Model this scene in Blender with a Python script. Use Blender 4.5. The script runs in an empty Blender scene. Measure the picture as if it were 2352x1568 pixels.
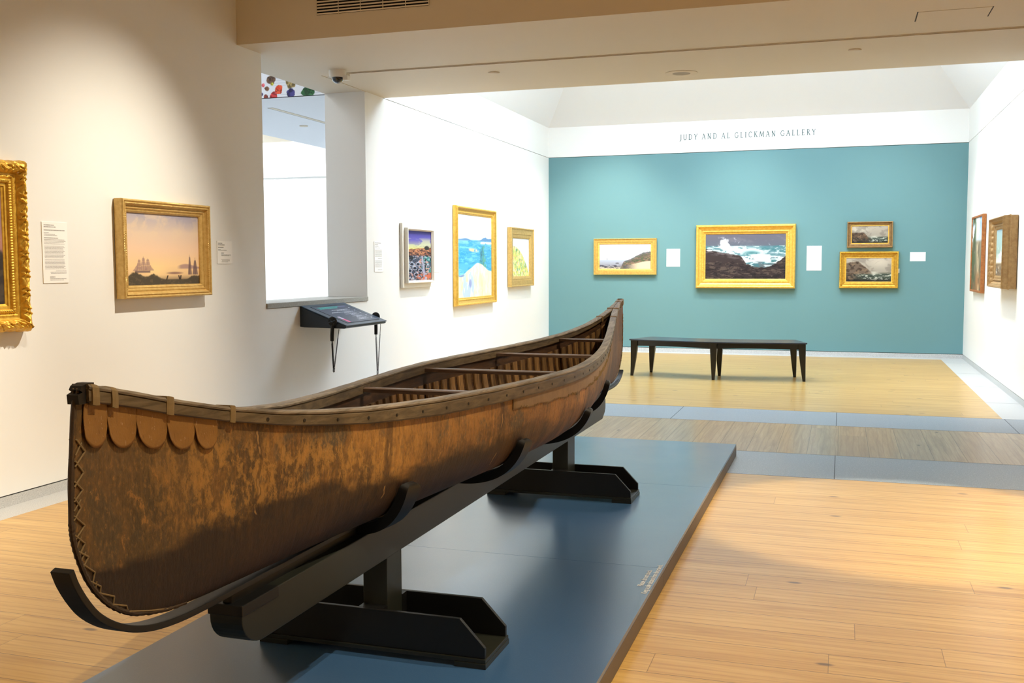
import bpy, bmesh, math, random
import numpy as np
from mathutils import Vector, Matrix
random.seed(7)
C = bpy.context.scene.collection
sc = bpy.context.scene
PI = math.pi
sin, cos = math.sin, math.cos

# ------------------------------------------------------------------ measures
XL, XR, YB = -4.938, 1.838, 17.32          # left wall, right wall, back wall
ZS, ZB, Z0 = 3.373, 3.887, 0.066           # soffit height, top of white band, baseboard height
YS, YF = 10.549, 7.642                     # far and near edge of the soffit
O1, O2, XB = 8.019, 10.078, -5.42          # wall opening, back face of the thick wall
ZN = 4.9                                   # ceiling of the near room

# ------------------------------------------------------------------ helpers
def lin(c):
    c = np.asarray(c, float)
    return np.where(c <= .04045, c/12.92, ((c+.055)/1.055)**2.4)
def rgb(r, g, b):
    return tuple(float(v) for v in lin([r/255, g/255, b/255])) + (1.,)

class N:
    def __init__(s, name):
        s.m = bpy.data.materials.new(name); s.m.use_nodes = True
        s.t = s.m.node_tree; s.b = s.t.nodes['Principled BSDF']
    def n(s, typ, **kw):
        nd = s.t.nodes.new('ShaderNode'+typ)
        ins = kw.pop('i', {})
        for k, v in kw.items(): setattr(nd, k, v)
        for k, v in ins.items(): s.put(nd.inputs[k], v)
        return nd
    def put(s, sock, v):
        if isinstance(v, bpy.types.NodeSocket): s.t.links.new(v, sock)
        else: sock.default_value = v
    def math(s, op, a, b=0., c=0.):
        nd = s.n('Math', operation=op); s.put(nd.inputs[0], a); s.put(nd.inputs[1], b); s.put(nd.inputs[2], c)
        return nd.outputs[0]
    def mix(s, f, a, b, mode='MIX'):
        nd = s.n('Mix', data_type='RGBA', blend_type=mode)
        s.put(nd.inputs[0], f); s.put(nd.inputs[6], a); s.put(nd.inputs[7], b)
        return nd.outputs[2]
    def ramp(s, f, stops, interp='LINEAR'):
        nd = s.n('ValToRGB'); s.put(nd.inputs[0], f); cr = nd.color_ramp; cr.interpolation = interp
        while len(cr.elements) < len(stops): cr.elements.new(.5)
        for e, (p, c) in zip(cr.elements, stops):
            e.position = p; e.color = c if len(c) == 4 else (*c, 1)
        return nd.outputs[0]
    def step(s, f, a, b):
        nd = s.n('MapRange', interpolation_type='SMOOTHSTEP', i={0: f, 1: a, 2: b})
        return nd.outputs[0]
    def noise(s, vec, scale, detail=3., rough=.5, dist=0.):
        nd = s.n('TexNoise', i={'Scale': scale, 'Detail': detail, 'Roughness': rough, 'Distortion': dist})
        if vec is not None: s.put(nd.inputs['Vector'], vec)
        return nd.outputs[0]
    def vmul(s, vec, v):
        nd = s.n('VectorMath', operation='MULTIPLY'); s.put(nd.inputs[0], vec); nd.inputs[1].default_value = v
        return nd.outputs[0]
    def obj(s): return s.n('TexCoord').outputs['Object']
    def geo(s): return s.n('NewGeometry').outputs['Position']
    def uv(s): return s.n('TexCoord').outputs['UV']
    def set(s, **k):
        for a, v in k.items(): s.put(s.b.inputs[a.replace('_', ' ')], v)
        return s
    def bump(s, h, st=.2, d=.01):
        nd = s.n('Bump', i={'Strength': st, 'Distance': d}); s.put(nd.inputs['Height'], h)
        s.put(s.b.inputs['Normal'], nd.outputs[0]); return s

def plain(name, col, rough=.5, metal=0., var=.06, scale=12, bump=0., spec=.5):
    k = N(name); g = k.geo()
    f = k.noise(g, scale, 4)
    c2 = tuple(v*(1-var) for v in col[:3])+(1,); c1 = tuple(min(1, v*(1+var)) for v in col[:3])+(1,)
    k.set(Base_Color=k.mix(f, c1, c2), Roughness=rough, Metallic=metal)
    k.b.inputs['Specular IOR Level'].default_value = spec
    if bump: k.bump(k.noise(g, scale*14, 3), bump, .002)
    return k.m

def empty(name, loc, rz=0.):
    o = bpy.data.objects.new(name, None); C.objects.link(o)
    o.location = loc; o.rotation_euler = (0, 0, rz); o.empty_display_size = .05
    return o
def tag(o, label, cat, group=None, kind=None):
    o['label'] = label; o['category'] = cat
    if group: o['group'] = group
    if kind: o['kind'] = kind
    return o
def mesh(name, verts, faces, mats, parent=None, fm=None, smooth=False, label=None):
    me = bpy.data.meshes.new(name); me.from_pydata([tuple(map(float, v)) for v in verts], [], [tuple(map(int, f)) for f in faces])
    if not isinstance(mats, (list, tuple)): mats = [mats]
    for m in mats: me.materials.append(m)
    if fm is not None: me.polygons.foreach_set('material_index', fm)
    if smooth: me.polygons.foreach_set('use_smooth', [True]*len(me.polygons))
    me.update()
    o = bpy.data.objects.new(name, me); C.objects.link(o)
    if parent: o.parent = parent
    if label: o['label'] = label
    return o
class MB:
    def __init__(s): s.v = []; s.f = []; s.m = []
    def add(s, v, f, m=0):
        n = len(s.v); s.v += [tuple(map(float, p)) for p in v]; s.f += [tuple(int(i)+n for i in q) for q in f]; s.m += [m]*len(f); return s
    def box(s, x0, x1, y0, y1, z0, z1, m=0):
        v = [(x, y, z) for z in (z0, z1) for y in (y0, y1) for x in (x0, x1)]
        return s.add(v, [(0, 2, 3, 1), (4, 5, 7, 6), (0, 1, 5, 4), (2, 6, 7, 3), (0, 4, 6, 2), (1, 3, 7, 5)], m)
    def prism(s, poly, ax, a, b, m=0):
        """poly in the two other axes, extruded along ax from a to b"""
        n = len(poly)
        def p(q, t):
            q = list(q); q.insert(ax, t); return tuple(q)
        v = [p(q, a) for q in poly]+[p(q, b) for q in poly]
        f = [tuple(range(n))[::-1], tuple(range(n, 2*n))]+[(i, (i+1) % n, n+(i+1) % n, n+i) for i in range(n)]
        return s.add(v, f, m)
    def tube(s, pts, r, n=8, m=0, cap=True):
        pts = [Vector(p) for p in pts]; rs = r if isinstance(r, (list, tuple)) else [r]*len(pts)
        rings = []; up = None
        for i, p in enumerate(pts):
            d = (pts[min(i+1, len(pts)-1)]-pts[max(i-1, 0)]).normalized()
            if up is None:
                up = Vector((0, 0, 1)) if abs(d.z) < .9 else Vector((1, 0, 0))
            a = d.cross(up).normalized(); up = a.cross(d).normalized()
            rings.append([p+(a*cos(2*PI*k/n)+up*sin(2*PI*k/n))*rs[i] for k in range(n)])
        v = [q for g in rings for q in g]
        f = [(i*n+k, i*n+(k+1) % n, (i+1)*n+(k+1) % n, (i+1)*n+k) for i in range(len(pts)-1) for k in range(n)]
        if cap: f += [tuple(range(n))[::-1], tuple((len(pts)-1)*n+k for k in range(n))]
        return s.add(v, f, m)
    def sweep(s, secs, m=0, close=False):
        """secs: list of equal-length closed sections"""
        n = len(secs[0]); v = [q for g in secs for q in g]
        f = [(i*n+k, i*n+(k+1) % n, (i+1)*n+(k+1) % n, (i+1)*n+k) for i in range(len(secs)-1) for k in range(n)]
        f += [tuple(range(n))[::-1], tuple((len(secs)-1)*n+k for k in range(n))]
        return s.add(v, f, m)
    def lathe(s, prof, c, ax=2, n=32, m=0, d=1):
        """prof: (r, h) along axis ax"""
        v = []
        for r, h in prof:
            for k in range(n):
                a, b = r*cos(2*PI*k/n), r*sin(2*PI*k/n)
                q = [a, b]; q.insert(ax, h*d); v.append((q[0]+c[0], q[1]+c[1], q[2]+c[2]))
        L = len(prof)
        f = [(i*n+k, i*n+(k+1) % n, (i+1)*n+(k+1) % n, (i+1)*n+k) for i in range(L-1) for k in range(n)]
        f += [tuple(range(n))[::-1], tuple((L-1)*n+k for k in range(n))]
        return s.add(v, f, m)
    def build(s, name, mats, parent=None, smooth=False, label=None, bevel=0., fix=True):
        o = mesh(name, s.v, s.f, mats, parent, s.m, smooth, label)
        if fix:
            bm = bmesh.new(); bm.from_mesh(o.data); bmesh.ops.recalc_face_normals(bm, faces=bm.faces); bm.to_mesh(o.data); bm.free()
        if bevel:
            b = o.modifiers.new('Bevel', 'BEVEL'); b.width = bevel; b.segments = 2; b.limit_method = 'ANGLE'
        if smooth:
            try:
                o.data.set_sharp_from_angle(angle=math.radians(40))
            except Exception: pass
        return o
def structure(o): o['kind'] = 'structure'; return o

# ------------------------------------------------------------------ materials
def wall_paint(name, col, var=.02):
    k = N(name); g = k.geo()
    f = k.noise(g, 1.3, 3); c2 = tuple(v*(1-var) for v in col[:3])+(1,)
    k.set(Base_Color=k.mix(f, col, c2), Roughness=.62).bump(k.noise(g, 260, 2), .12, .001)
    k.b.inputs['Specular IOR Level'].default_value = .3
    return k.m
M_white = wall_paint('white_paint', rgb(237, 236, 232))
M_ceil = wall_paint('ceiling_paint_warm_lit', rgb(218, 207, 188))  # tan comes from warm ambient light, put into the colour here
M_blue = wall_paint('teal_paint', rgb(106, 147, 151), .03)

def wood_floor(name, swap, w, base, dark, light, grey):
    k = N(name); g = k.geo()
    sep = k.n('SeparateXYZ', i={0: g})
    L, A = (sep.outputs[1], sep.outputs[0]) if swap else (sep.outputs[0], sep.outputs[1])
    row = k.math('DIVIDE', A, w); ri = k.math('FLOOR', row); rf = k.math('FRACT', row)
    wn = k.n('TexWhiteNoise', noise_dimensions='1D', i={'W': ri}).outputs[0]
    col = k.math('DIVIDE', k.math('ADD', L, k.math('MULTIPLY', wn, 7.3)), 2.7)
    ci = k.math('FLOOR', col); cf = k.math('FRACT', col)
    cv = k.n('CombineXYZ', i={0: ri, 1: ci}).outputs[0]
    bid = k.n('TexWhiteNoise', noise_dimensions='2D', i={'Vector': cv})
    seed = k.math('MULTIPLY', bid.outputs[0], 31.)
    gv = k.n('CombineXYZ', i={0: k.math('MULTIPLY', L, .55), 1: k.math('MULTIPLY', A, 9.), 2: seed}).outputs[0]
    grain = k.noise(gv, 2.0, 6, .58, 1.0)
    fv = k.n('CombineXYZ', i={0: k.math('MULTIPLY', L, 2.), 1: k.math('MULTIPLY', A, 90.), 2: seed}).outputs[0]
    fine = k.noise(fv, 3., 3, .6)
    c = k.ramp(grain, [(.2, dark), (.5, base), (.8, light)])
    c = k.mix(k.math('MULTIPLY', k.step(fine, .45, .75), .2), c, dark)
    c = k.mix(k.math('MULTIPLY', bid.outputs[0], .55), c, grey)
    # darker growth-ring lines running with the board
    rings = k.n('TexWave', wave_type='BANDS', bands_direction='Y', i={'Scale': 1.7, 'Distortion': 9., 'Detail': 3., 'Detail Scale': .8})
    k.put(rings.inputs['Vector'], k.n('CombineXYZ', i={0: k.math('MULTIPLY', L, .35), 1: k.math('MULTIPLY', A, 4.), 2: seed}).outputs[0])
    c = k.mix(k.math('MULTIPLY', k.step(rings.outputs[1], .8, 1.), .34), c, dark)
    # knots
    kv = k.n('CombineXYZ', i={0: k.math('MULTIPLY', L, .55), 1: k.math('MULTIPLY', A, 1.3), 2: 0.}).outputs[0]
    vor = k.n('TexVoronoi', feature='F1', voronoi_dimensions='2D', i={'Scale': 2.0}); k.put(vor.inputs['Vector'], kv)
    kn = k.math('SUBTRACT', 1., k.step(vor.outputs['Distance'], .016, .05))
    pick = k.math('GREATER_THAN', k.n('SeparateColor', i={0: vor.outputs['Color']}).outputs[0], .62)
    c = k.mix(k.math('MULTIPLY', k.math('MULTIPLY', kn, pick), .8), c, (.07, .035, .018, 1))
    # gaps between boards
    e = k.math('MULTIPLY', k.math('MINIMUM', rf, k.math('SUBTRACT', 1., rf)), w)
    e2 = k.math('MULTIPLY', k.math('MINIMUM', cf, k.math('SUBTRACT', 1., cf)), 2.7)
    gap = k.math('MAXIMUM', k.math('SUBTRACT', 1., k.step(e, .0006, .0026)), k.math('MULTIPLY', k.math('SUBTRACT', 1., k.step(e2, .0006, .0022)), .6))
    c = k.mix(k.math('MULTIPLY', gap, .85), c, (.05, .026, .011, 1))
    k.set(Base_Color=c, Roughness=k.math('ADD', .3, k.math('MULTIPLY', fine, .14)))
    k.b.inputs['Coat Weight'].default_value = .3; k.b.inputs['Coat Roughness'].default_value = .17
    k.bump(k.math('SUBTRACT', k.math('MULTIPLY', fine, .2), gap), .35, .002)
    return k.m
W = dict(base=rgb(206, 164, 92), dark=rgb(166, 120, 58), light=rgb(226, 190, 118), grey=rgb(192, 148, 78))
M_floor = wood_floor('pine_boards', False, .19, **W)
M_floor2 = wood_floor('pine_boards_passage_dim_lit', True, .235, rgb(172, 142, 104), rgb(134, 104, 72), rgb(194, 168, 132), rgb(150, 124, 94))  # same pine, duller: weak bounced light put into the board colours
def granite(name, a, b):
    k = N(name); g = k.geo()
    f1 = k.noise(g, 240, 2, .7); f2 = k.noise(g, 55, 4, .6)
    c = k.mix(k.step(f1, .35, .65), a, b)
    c = k.mix(k.math('MULTIPLY', k.step(f2, .52, .7), .3), c, rgb(205, 205, 205))
    k.set(Base_Color=c, Roughness=.42); return k.m
M_gran = granite('grey_granite', rgb(108, 118, 128), rgb(168, 176, 184))
M_granL = granite('light_granite', rgb(165, 165, 165), rgb(212, 211, 208))
M_joint = plain('stone_joint', rgb(84, 88, 92), .8)
M_gap = plain('shadow_gap_metal', rgb(50, 46, 42), .7)
def slate(name, col, rough):
    k = N(name); g = k.geo()
    f = k.noise(g, 2.2, 4, .6); f2 = k.noise(g, 420, 2)
    c = k.mix(f, tuple(v*.9 for v in col[:3])+(1,), tuple(v*1.1 for v in col[:3])+(1,))
    c = k.mix(k.math('MULTIPLY', k.step(f2, .5, .8), .12), c, rgb(150, 165, 175))
    k.set(Base_Color=c, Roughness=k.math('ADD', rough, k.math('MULTIPLY', f, .12))).bump(f2, .08, .001); return k.m
M_plat = slate('laminate_top_sky_tint', rgb(56, 92, 132), .26)  # grey laminate, with the blue of the reflected skylight in its base colour
M_plat.node_tree.nodes['Principled BSDF'].inputs['Coat Weight'].default_value = .6; M_plat.node_tree.nodes['Principled BSDF'].inputs['Coat Roughness'].default_value = .2
M_platS = slate('laminate_edge_warm_lit', rgb(98, 84, 72), .45)  # same grey laminate as the top, browned to carry the warm light
M_stand = plain('dark_olive_paint', rgb(33, 35, 28), .42, var=.1, bump=.05)
M_standB = plain('black_paint', rgb(12, 12, 12), .45, var=.15, bump=.05)
M_felt = plain('black_felt', rgb(22, 22, 21), .85)
M_bench = plain('black_stained_wood', rgb(25, 26, 26), .3, var=.2, scale=30)
M_benchT = plain('bench_top_blue_sheen', rgb(40, 48, 62), .26, var=.1)  # black like the rest, bluish reflected sheen put into the colour

def gold(name, a, b, rough=.34, metal=.72, bs=300, bst=.25, dirt=.35):
    k = N(name); g = k.geo()
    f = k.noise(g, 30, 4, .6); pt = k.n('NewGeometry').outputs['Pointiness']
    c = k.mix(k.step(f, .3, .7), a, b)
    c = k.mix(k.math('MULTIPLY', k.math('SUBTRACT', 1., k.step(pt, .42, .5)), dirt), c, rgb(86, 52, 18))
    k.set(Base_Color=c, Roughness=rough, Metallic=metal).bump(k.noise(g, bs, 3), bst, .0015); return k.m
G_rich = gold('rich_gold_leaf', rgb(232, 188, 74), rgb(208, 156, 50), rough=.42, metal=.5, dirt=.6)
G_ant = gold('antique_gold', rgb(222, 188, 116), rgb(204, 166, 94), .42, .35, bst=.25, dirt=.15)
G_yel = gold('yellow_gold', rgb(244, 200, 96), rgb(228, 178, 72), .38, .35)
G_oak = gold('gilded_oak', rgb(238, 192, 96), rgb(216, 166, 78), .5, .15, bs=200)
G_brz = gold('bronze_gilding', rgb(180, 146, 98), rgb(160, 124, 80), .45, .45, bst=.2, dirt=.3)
G_cpr = gold('copper_wood', rgb(176, 112, 58), rgb(150, 88, 42), .5, .15)
M_matte = plain('painted_white_wood', rgb(232, 228, 218), .6, var=.03)
M_greyliner = plain('taupe_liner', rgb(150, 136, 110), .7)
M_back = plain('dark_backing', rgb(36, 30, 24), .8)
M_card = plain('label_card', rgb(246, 244, 240), .7, var=.01)
M_ink = plain('grey_ink', rgb(112, 106, 104), .8)
M_inkd = plain('dark_ink', rgb(60, 58, 56), .8)
M_letter = plain('grey_green_lettering', rgb(76, 100, 100), .7)
M_wtext = plain('white_vinyl', rgb(252, 253, 255), .5, var=0)
def canvas_mat():
    k = N('oil_paint'); a = k.n('Attribute', attribute_name='Col').outputs['Color']
    k.set(Base_Color=a, Roughness=.5).bump(k.noise(k.geo(), 500, 2), .1, .001)
    k.b.inputs['Specular IOR Level'].default_value = .25; return k.m
M_canvas = canvas_mat()

# ------------------------------------------------------------------ camera
cf, cp, cyaw, cr = 2327.385, -.0755, -.3141, -.0033
cy_, sy_ = cos(cyaw), sin(cyaw)
fwd = Vector((sy_*cos(cp), cy_*cos(cp), sin(cp))); rgt = Vector((cy_, -sy_, 0)); upv = rgt.cross(fwd)
R_ = rgt*cos(cr)+upv*sin(cr); U_ = upv*cos(cr)-rgt*sin(cr)
cam = bpy.data.cameras.new('camera'); co = bpy.data.objects.new('camera', cam); C.objects.link(co)
cam.sensor_fit = 'HORIZONTAL'; cam.sensor_width = 36; cam.lens = cf/2352*36; cam.clip_start = .02; cam.clip_end = 200
mw = Matrix((R_, U_, -fwd)).transposed().to_4x4(); mw.translation = (0, 0, 1.5); co.matrix_world = mw
sc.camera = co

# ------------------------------------------------------------------ the setting
b = MB()
def fq(x0, x1, y0, y1, m): b.add([(x0, y0, 0), (x1, y0, 0), (x1, y1, 0), (x0, y1, 0)], [(0, 1, 2, 3)], m)
XN = 4.6
fq(-4.71, XN, -3, 7.334, 0); fq(-4.938, -4.71, -3, 7.334, 3)
fq(-4.938, XN, 7.334, 8.254, 2); fq(-4.71, XN, 8.254, 9.79, 1); fq(-4.938, -4.71, 8.254, 9.79, 3)
fq(-4.938, XN, 9.79, 10.68, 2)
fq(-4.71, 1.505, 10.68, 17.077, 0); fq(-4.938, -4.71, 10.68, 17.077, 3); fq(1.505, XR, 10.68, YB, 3); fq(-4.938, 1.505, 17.077, YB, 3)
fq(-14, XB, 4, 17.6, 2)  # unseen next-room floor, made grey stone to cool the light it bounces
structure(b.build('floor', [M_floor, M_floor2, M_gran, M_granL], fix=False))
# open joints of the granite bands
b = MB()
for x in (-3.1, -1.56, -.02, 1.52, 3.06): b.box(x-.003, x+.003, 9.79, 10.68, .0002, .0006); b.box(x-.003, x+.003, 7.334, 8.254, .0002, .0006)
for y in (7.334, 8.254, 9.79, 10.68): b.box(-4.7, XN if y < 10 else XR, y-.002, y+.002, .0002, .0006)
for y in np.arange(11.9, 17, 1.55): b.box(1.506, XR, y-.002, y+.002, .0002, .0006)
for y in np.arange(-2, 7, 1.55): b.box(-4.937, -4.71, y-.002, y+.002, .0002, .0006)
structure(b.build('trim_1', M_joint))

zb = Z0+.008
b = MB()   # thick wall with the opening to the next room
b.box(XB, XL, -3, YF, zb, ZN); b.box(XB, XL, YF, O1, zb, ZS); b.box(XB, XL, O1, O2, zb, 1.108)
b.box(XB, XL, O2, YS, zb, ZS); b.box(XB, XL, YS, YB+.3, zb, ZS-.006); b.box(XB, XL+.004, YS, YB+.3, ZS, ZB+.2)
b.box(XB, XL-.03, YS, YB+.3, ZS-.007, ZS+.001)
structure(b.build('wall_left', M_white))
b = MB()
b.box(XB, XL-.012, -3, YB, 0, zb+.001, 1); structure(b.build('trim_2', [M_white, M_gap]))
b = MB(); b.box(XL-.02, XL+.001, -3, YB, 0, Z0); structure(b.build('baseboard_left', M_granL))
b = MB(); b.box(XL, XR, YB-.001, YB+.02, 0, Z0); structure(b.build('baseboard_back', M_granL))
b = MB(); b.box(XR-.001, XR+.02, 10.3, YB, 0, Z0); structure(b.build('baseboard_right', M_granL))
b = MB()
b.box(XL-.02, XR+.02, YB, YB+.3, zb, ZS-.008, 0); b.box(XL-.02, XR+.02, YB-.008, YB+.3, ZS, ZB+.2, 1)
b.box(XL-.02, XR+.02, YB+.02, YB+.3, ZS-.009, ZS+.001, 2)
b.box(XL-.02, XR+.02, YB+.012, YB+.3, 0, zb+.001, 2)
structure(b.build('wall_back', [M_blue, M_white, M_gap]))
b = MB()
b.box(XR, XR+.4, 10.3, YB+.3, zb, ZS-.006); b.box(XR-.004, XR+.4, 10.3, YB+.3, ZS, ZB+.2); b.box(XR+.02, XR+.4, 10.3, YB+.3, ZS-.007, ZS+.001)
b.box(XR+.012, XR+.4, 10.3, YB+.3, 0, zb+.001)
b.box(XR+.4, XN, 10.56, 10.8, 0, 4)
structure(b.build('wall_right', M_white))
b = MB(); b.box(XN, XN+.2, -3, 10.7, 0, ZN); structure(b.build('wall_near_right', M_white))
b = MB(); b.box(XB, XN+.2, -3.2, -3, 0, ZN); structure(b.build('wall_front', M_white))
# the bulkhead over the passage and the near ceiling
b = MB(); b.box(XB-.0, XN, YF, YS, ZS, ZN); b.box(XR+.2, XN, YS, 10.8, ZS, ZN)
structure(b.build('ceiling', M_ceil))
b = MB(); b.box(XB, XN+.2, -3.2, YF, ZN, ZN+.15); structure(b.build('ceiling_near_room', M_ceil))
# sloping coffer under the rooflight of the far room
zt = 5.45; s_ = zt-ZB; bx = s_*.98; by = s_*1.7
def coffer(name, x0, x1, y0, y1, bx0, bx1, by0, by1, z0, z1, mat, ft=.12):
    o = [(x0, y0, z0), (x1, y0, z0), (x1, y1, z0), (x0, y1, z0)]
    i = [(x0+bx0, y0+by0, z1), (x1-bx1, y0+by0, z1), (x1-bx1, y1-by1, z1), (x0+bx0, y1-by1, z1)]
    o2 = [(x, y, z+ft) for x, y, z in o]; i2 = [(x, y, z+ft) for x, y, z in i]
    v = o+i+o2+i2
    f = []
    for k in range(4):
        l = (k+1) % 4
        f += [(k, l, 4+l, 4+k), (8+k, 12+k, 12+l, 8+l), (k, 8+k, 8+l, l), (4+k, 4+l, 12+l, 12+k)]
    return structure(mesh(name, v, f, mat))
M_cool = wall_paint('coffer_paint', rgb(234, 236, 240))
coffer('ceiling_coffer', XL+.004, XR-.004, YS, YB-.008, bx, bx, by*.55, by, ZB, zt, M_cool)
cx0, cx1, cy0, cy1 = XL+bx, XR-bx, YS+by*.55, YB-by
# bulkhead side facing the far room
b = MB(); b.box(XL, XR, YS, YS+.02, ZS+.0, ZB+.1); structure(b.build('trim_3', M_white))

def rooflight(name, x0, x1, y0, y1, z, strength, col):
    k = N(name+'_glass'); k.set(Base_Color=(.8, .85, .9, 1)); k.b.inputs['Emission Color'].default_value = col; k.b.inputs['Emission Strength'].default_value = strength
    fr = MB()
    n = 3
    for i in range(n+1):
        x = x0+(x1-x0)*i/n; fr.box(x-.03, x+.03, y0, y1, z-.06, z+.02)
    fr.box(x0-.03, x1+.03, y0-.03, y0+.03, z-.06, z+.02); fr.box(x0-.03, x1+.03, y1-.03, y1+.03, z-.06, z+.02)
    o = fr.build(name, M_white)
    g = MB().box(x0, x1, y0, y1, z, z+.02).build('pane', k.m, o)
    structure(o); return o
SKY = (.66, .83, 1., 1)
rooflight('window_1', cx0, cx1, cy0, cy1, zt+.03, 11.5, SKY)

# next room seen through the opening
b = MB()
b.box(-14, XB-.002, 10.16, 10.4, ZS, 5.3)           # bulkhead with the mural
structure(b.build('wall_next_bulkhead', M_white))
b = MB(); b.box(-7.93, XB-.002, 10.16, 17.6, ZS-.001, ZS+.1); structure(b.build('ceiling_passage', M_cool))
b = MB(); b.box(-14, XB, 17.53, 17.8, 0, ZB+.02); structure(b.build('wall_next_far', M_white))
b = MB(); b.box(-14, -7.0, 17.47, 17.53, 3.2, ZS-.002); structure(b.build('trim_4', M_white))
b = MB(); b.box(-14.2, -14, 4, 17.8, 0, 5.3); structure(b.build('wall_next_left', M_white))
b = MB(); b.box(-14, XB, 4, 4.2, 0, 5.3); structure(b.build('wall_next_front', M_white))
b = MB(); b.box(-14, XB, 4, 10.16, 5.3, 5.4); structure(b.build('ceiling_next', M_ceil))
b = MB(); b.box(-7.94, -7.84, 10.4, 17.6, ZS+.1, ZB+.1); structure(b.build('trim_5', M_white))
coffer('ceiling_next_coffer', -14, -7.93, 10.4, 17.53, 1.6, 1.6, 1.2, 2.2, ZB, 5.3, M_ceil)
rooflight('window_2', -12.4, -9.53, 11.6, 15.33, 5.33, 16, (.84, .92, 1., 1))
rooflight('window_3', -11.5, -6.8, 5.6, 9., 5.22, 3.2, (.9, .95, 1., 1))

# sill of the opening
b = MB(); b.box(XB-.01, XL+.012, O1, O2, 1.112, 1.158); structure(b.build('trim_6', granite('sill_grey', rgb(140, 138, 132), rgb(168, 166, 160)), bevel=.003))

# ------------------------------------------------------------------ fixtures on bulkhead
v_ = empty('air_vent', (-3.668, YF, 3.74)); tag(v_, 'horizontal slatted air vent grille high on the warm-lit bulkhead', 'vent')
MB().box(-.5, .5, -.002, .0, -.18, .18).build('backing', plain('vent_black', rgb(14, 12, 10), .9), v_)
b = MB()
for i in range(15):
    z = -.178+i*.0245; b.add([(-.5, -.004, z), (.5, -.004, z), (.5, -.012, z+.010), (-.5, -.012, z+.010), (-.5, -.002, z+.012), (.5, -.002, z+.012)], [(0, 1, 2, 3), (3, 2, 5, 4), (0, 4, 5, 1)])
for x in np.linspace(-.5, .5, 6): b.box(x-.0025, x+.0025, -.009, -.003, -.18, .18)
b.build('slats', M_ceil, v_, fix=False)

t = empty('ceiling_track', (-1.5, 9.08, ZS)); tag(t, 'long thin recessed lighting track across the bulkhead soffit', 'track')
b = MB(); b.box(-3.12, 5.6, -.022, -.016, -.007, -.0005); b.box(-3.12, 5.6, .016, .022, -.007, -.0005); b.build('rail', M_ceil, t)
MB().box(-3.1, 5.6, -.015, .015, -.0015, -.0005).build('slot', plain('slot_shadow', rgb(70, 52, 34), .8), t)
MB().box(-3.16, -3.12, -.028, .028, -.03, -.0005).build('end_cap', M_ceil, t)
b = MB(); b.box(XL+.0, XL+.010, 9.12, 10.1, ZS-.006, ZS-.0005); structure(b.build('trim_7', M_ceil))

cmr = empty('security_camera', (-4.66, 8.93, ZS)); tag(cmr, 'white dome security camera on the soffit beside the track end', 'camera')
MB().lathe([(.0, -.0005), (.082, -.0005), (.084, -.03), (.078, -.062), (.07, -.07), (.0, -.07)], (0, 0, 0)).build('housing', M_matte, cmr, True)
k = N('smoked_dome'); k.set(Base_Color=rgb(34, 28, 24), Roughness=.08); k.b.inputs['Coat Weight'].default_value = 1
MB().lathe([(.058, -.071)]+[(.058*cos(a), -.071-.055*sin(a)) for a in np.linspace(.1, 1.5, 9)], (0, 0, 0)).build('dome', k.m, cmr, True)
MB().box(-.1, -.07, -.02, .02, -.066, -.058).build('clip', M_matte, cmr); MB().box(.07, .12, -.03, .03, -.10, -.058).build('junction_box', M_matte, cmr)

for x, y, l in ((-3.27, 9.52, 'small white round ceiling cap left of the oval speaker'), (.07, 9.555, 'small white round ceiling cap right of the oval speaker')):
    o = MB().lathe([(0, -.0004), (.056, -.0004), (.056, -.008), (.05, -.012), (0, -.012)], (0, 0, 0)).build('sprinkler_cap', M_ceil, None, True)
    o.location = (x, y, ZS); tag(o, l, 'ceiling cap', 'round caps on the soffit')
o = empty('ceiling_speaker', (-1.54, 10.16, ZS)); tag(o, 'flush round speaker with grey centre in the soffit', 'speaker')
MB().lathe([(.088, -.0004), (.16, -.0004), (.162, -.003), (.15, -.007), (.088, -.005), (.086, -.001)], (0, 0, 0)).build('ring', M_ceil, o, True)
MB().lathe([(0, -.0003), (.087, -.0003), (.087, -.003), (0, -.003)], (0, 0, 0)).build('grille', plain('speaker_grey', rgb(160, 150, 136), .7), o, True)
o = empty('access_panel', (.76, 8.45, ZS)); tag(o, 'square access panel outline in the soffit at upper right', 'panel')
MB().box(-.252, .252, -.152, .152, -.003, -.0005).build('panel', M_ceil, o)
b = MB()
for q in ((-.262, -.253, -.16, .16), (.253, .262, -.16, .16), (-.253, .253, .153, .157)): b.box(q[0], q[1], q[2], q[3], -.0015, -.0004)
b.build('gap', M_gap, o)
p_ = empty('ceiling_slot', (-6.5, 12.2, ZS)); tag(p_, 'thin dark track slot in the soffit of the next room', 'track')
MB().box(-.03, .03, -1.45, 2., -.006, -.001).build('rail', M_ceil, p_); MB().box(-.045, -.03, -1.45, 2., -.004, -.001).build('slot', M_gap, p_)
o = MB().lathe([(0, -.0014), (.056, -.0014), (.056, -.012), (0, -.014)], (0, 0, 0)).build('sprinkler_cap', M_ceil, None, True)
o.location = (-6.91, 12.25, ZS); tag(o, 'small white round ceiling cap beside the slot in the next room', 'ceiling cap', 'round caps on the soffit')

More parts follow.
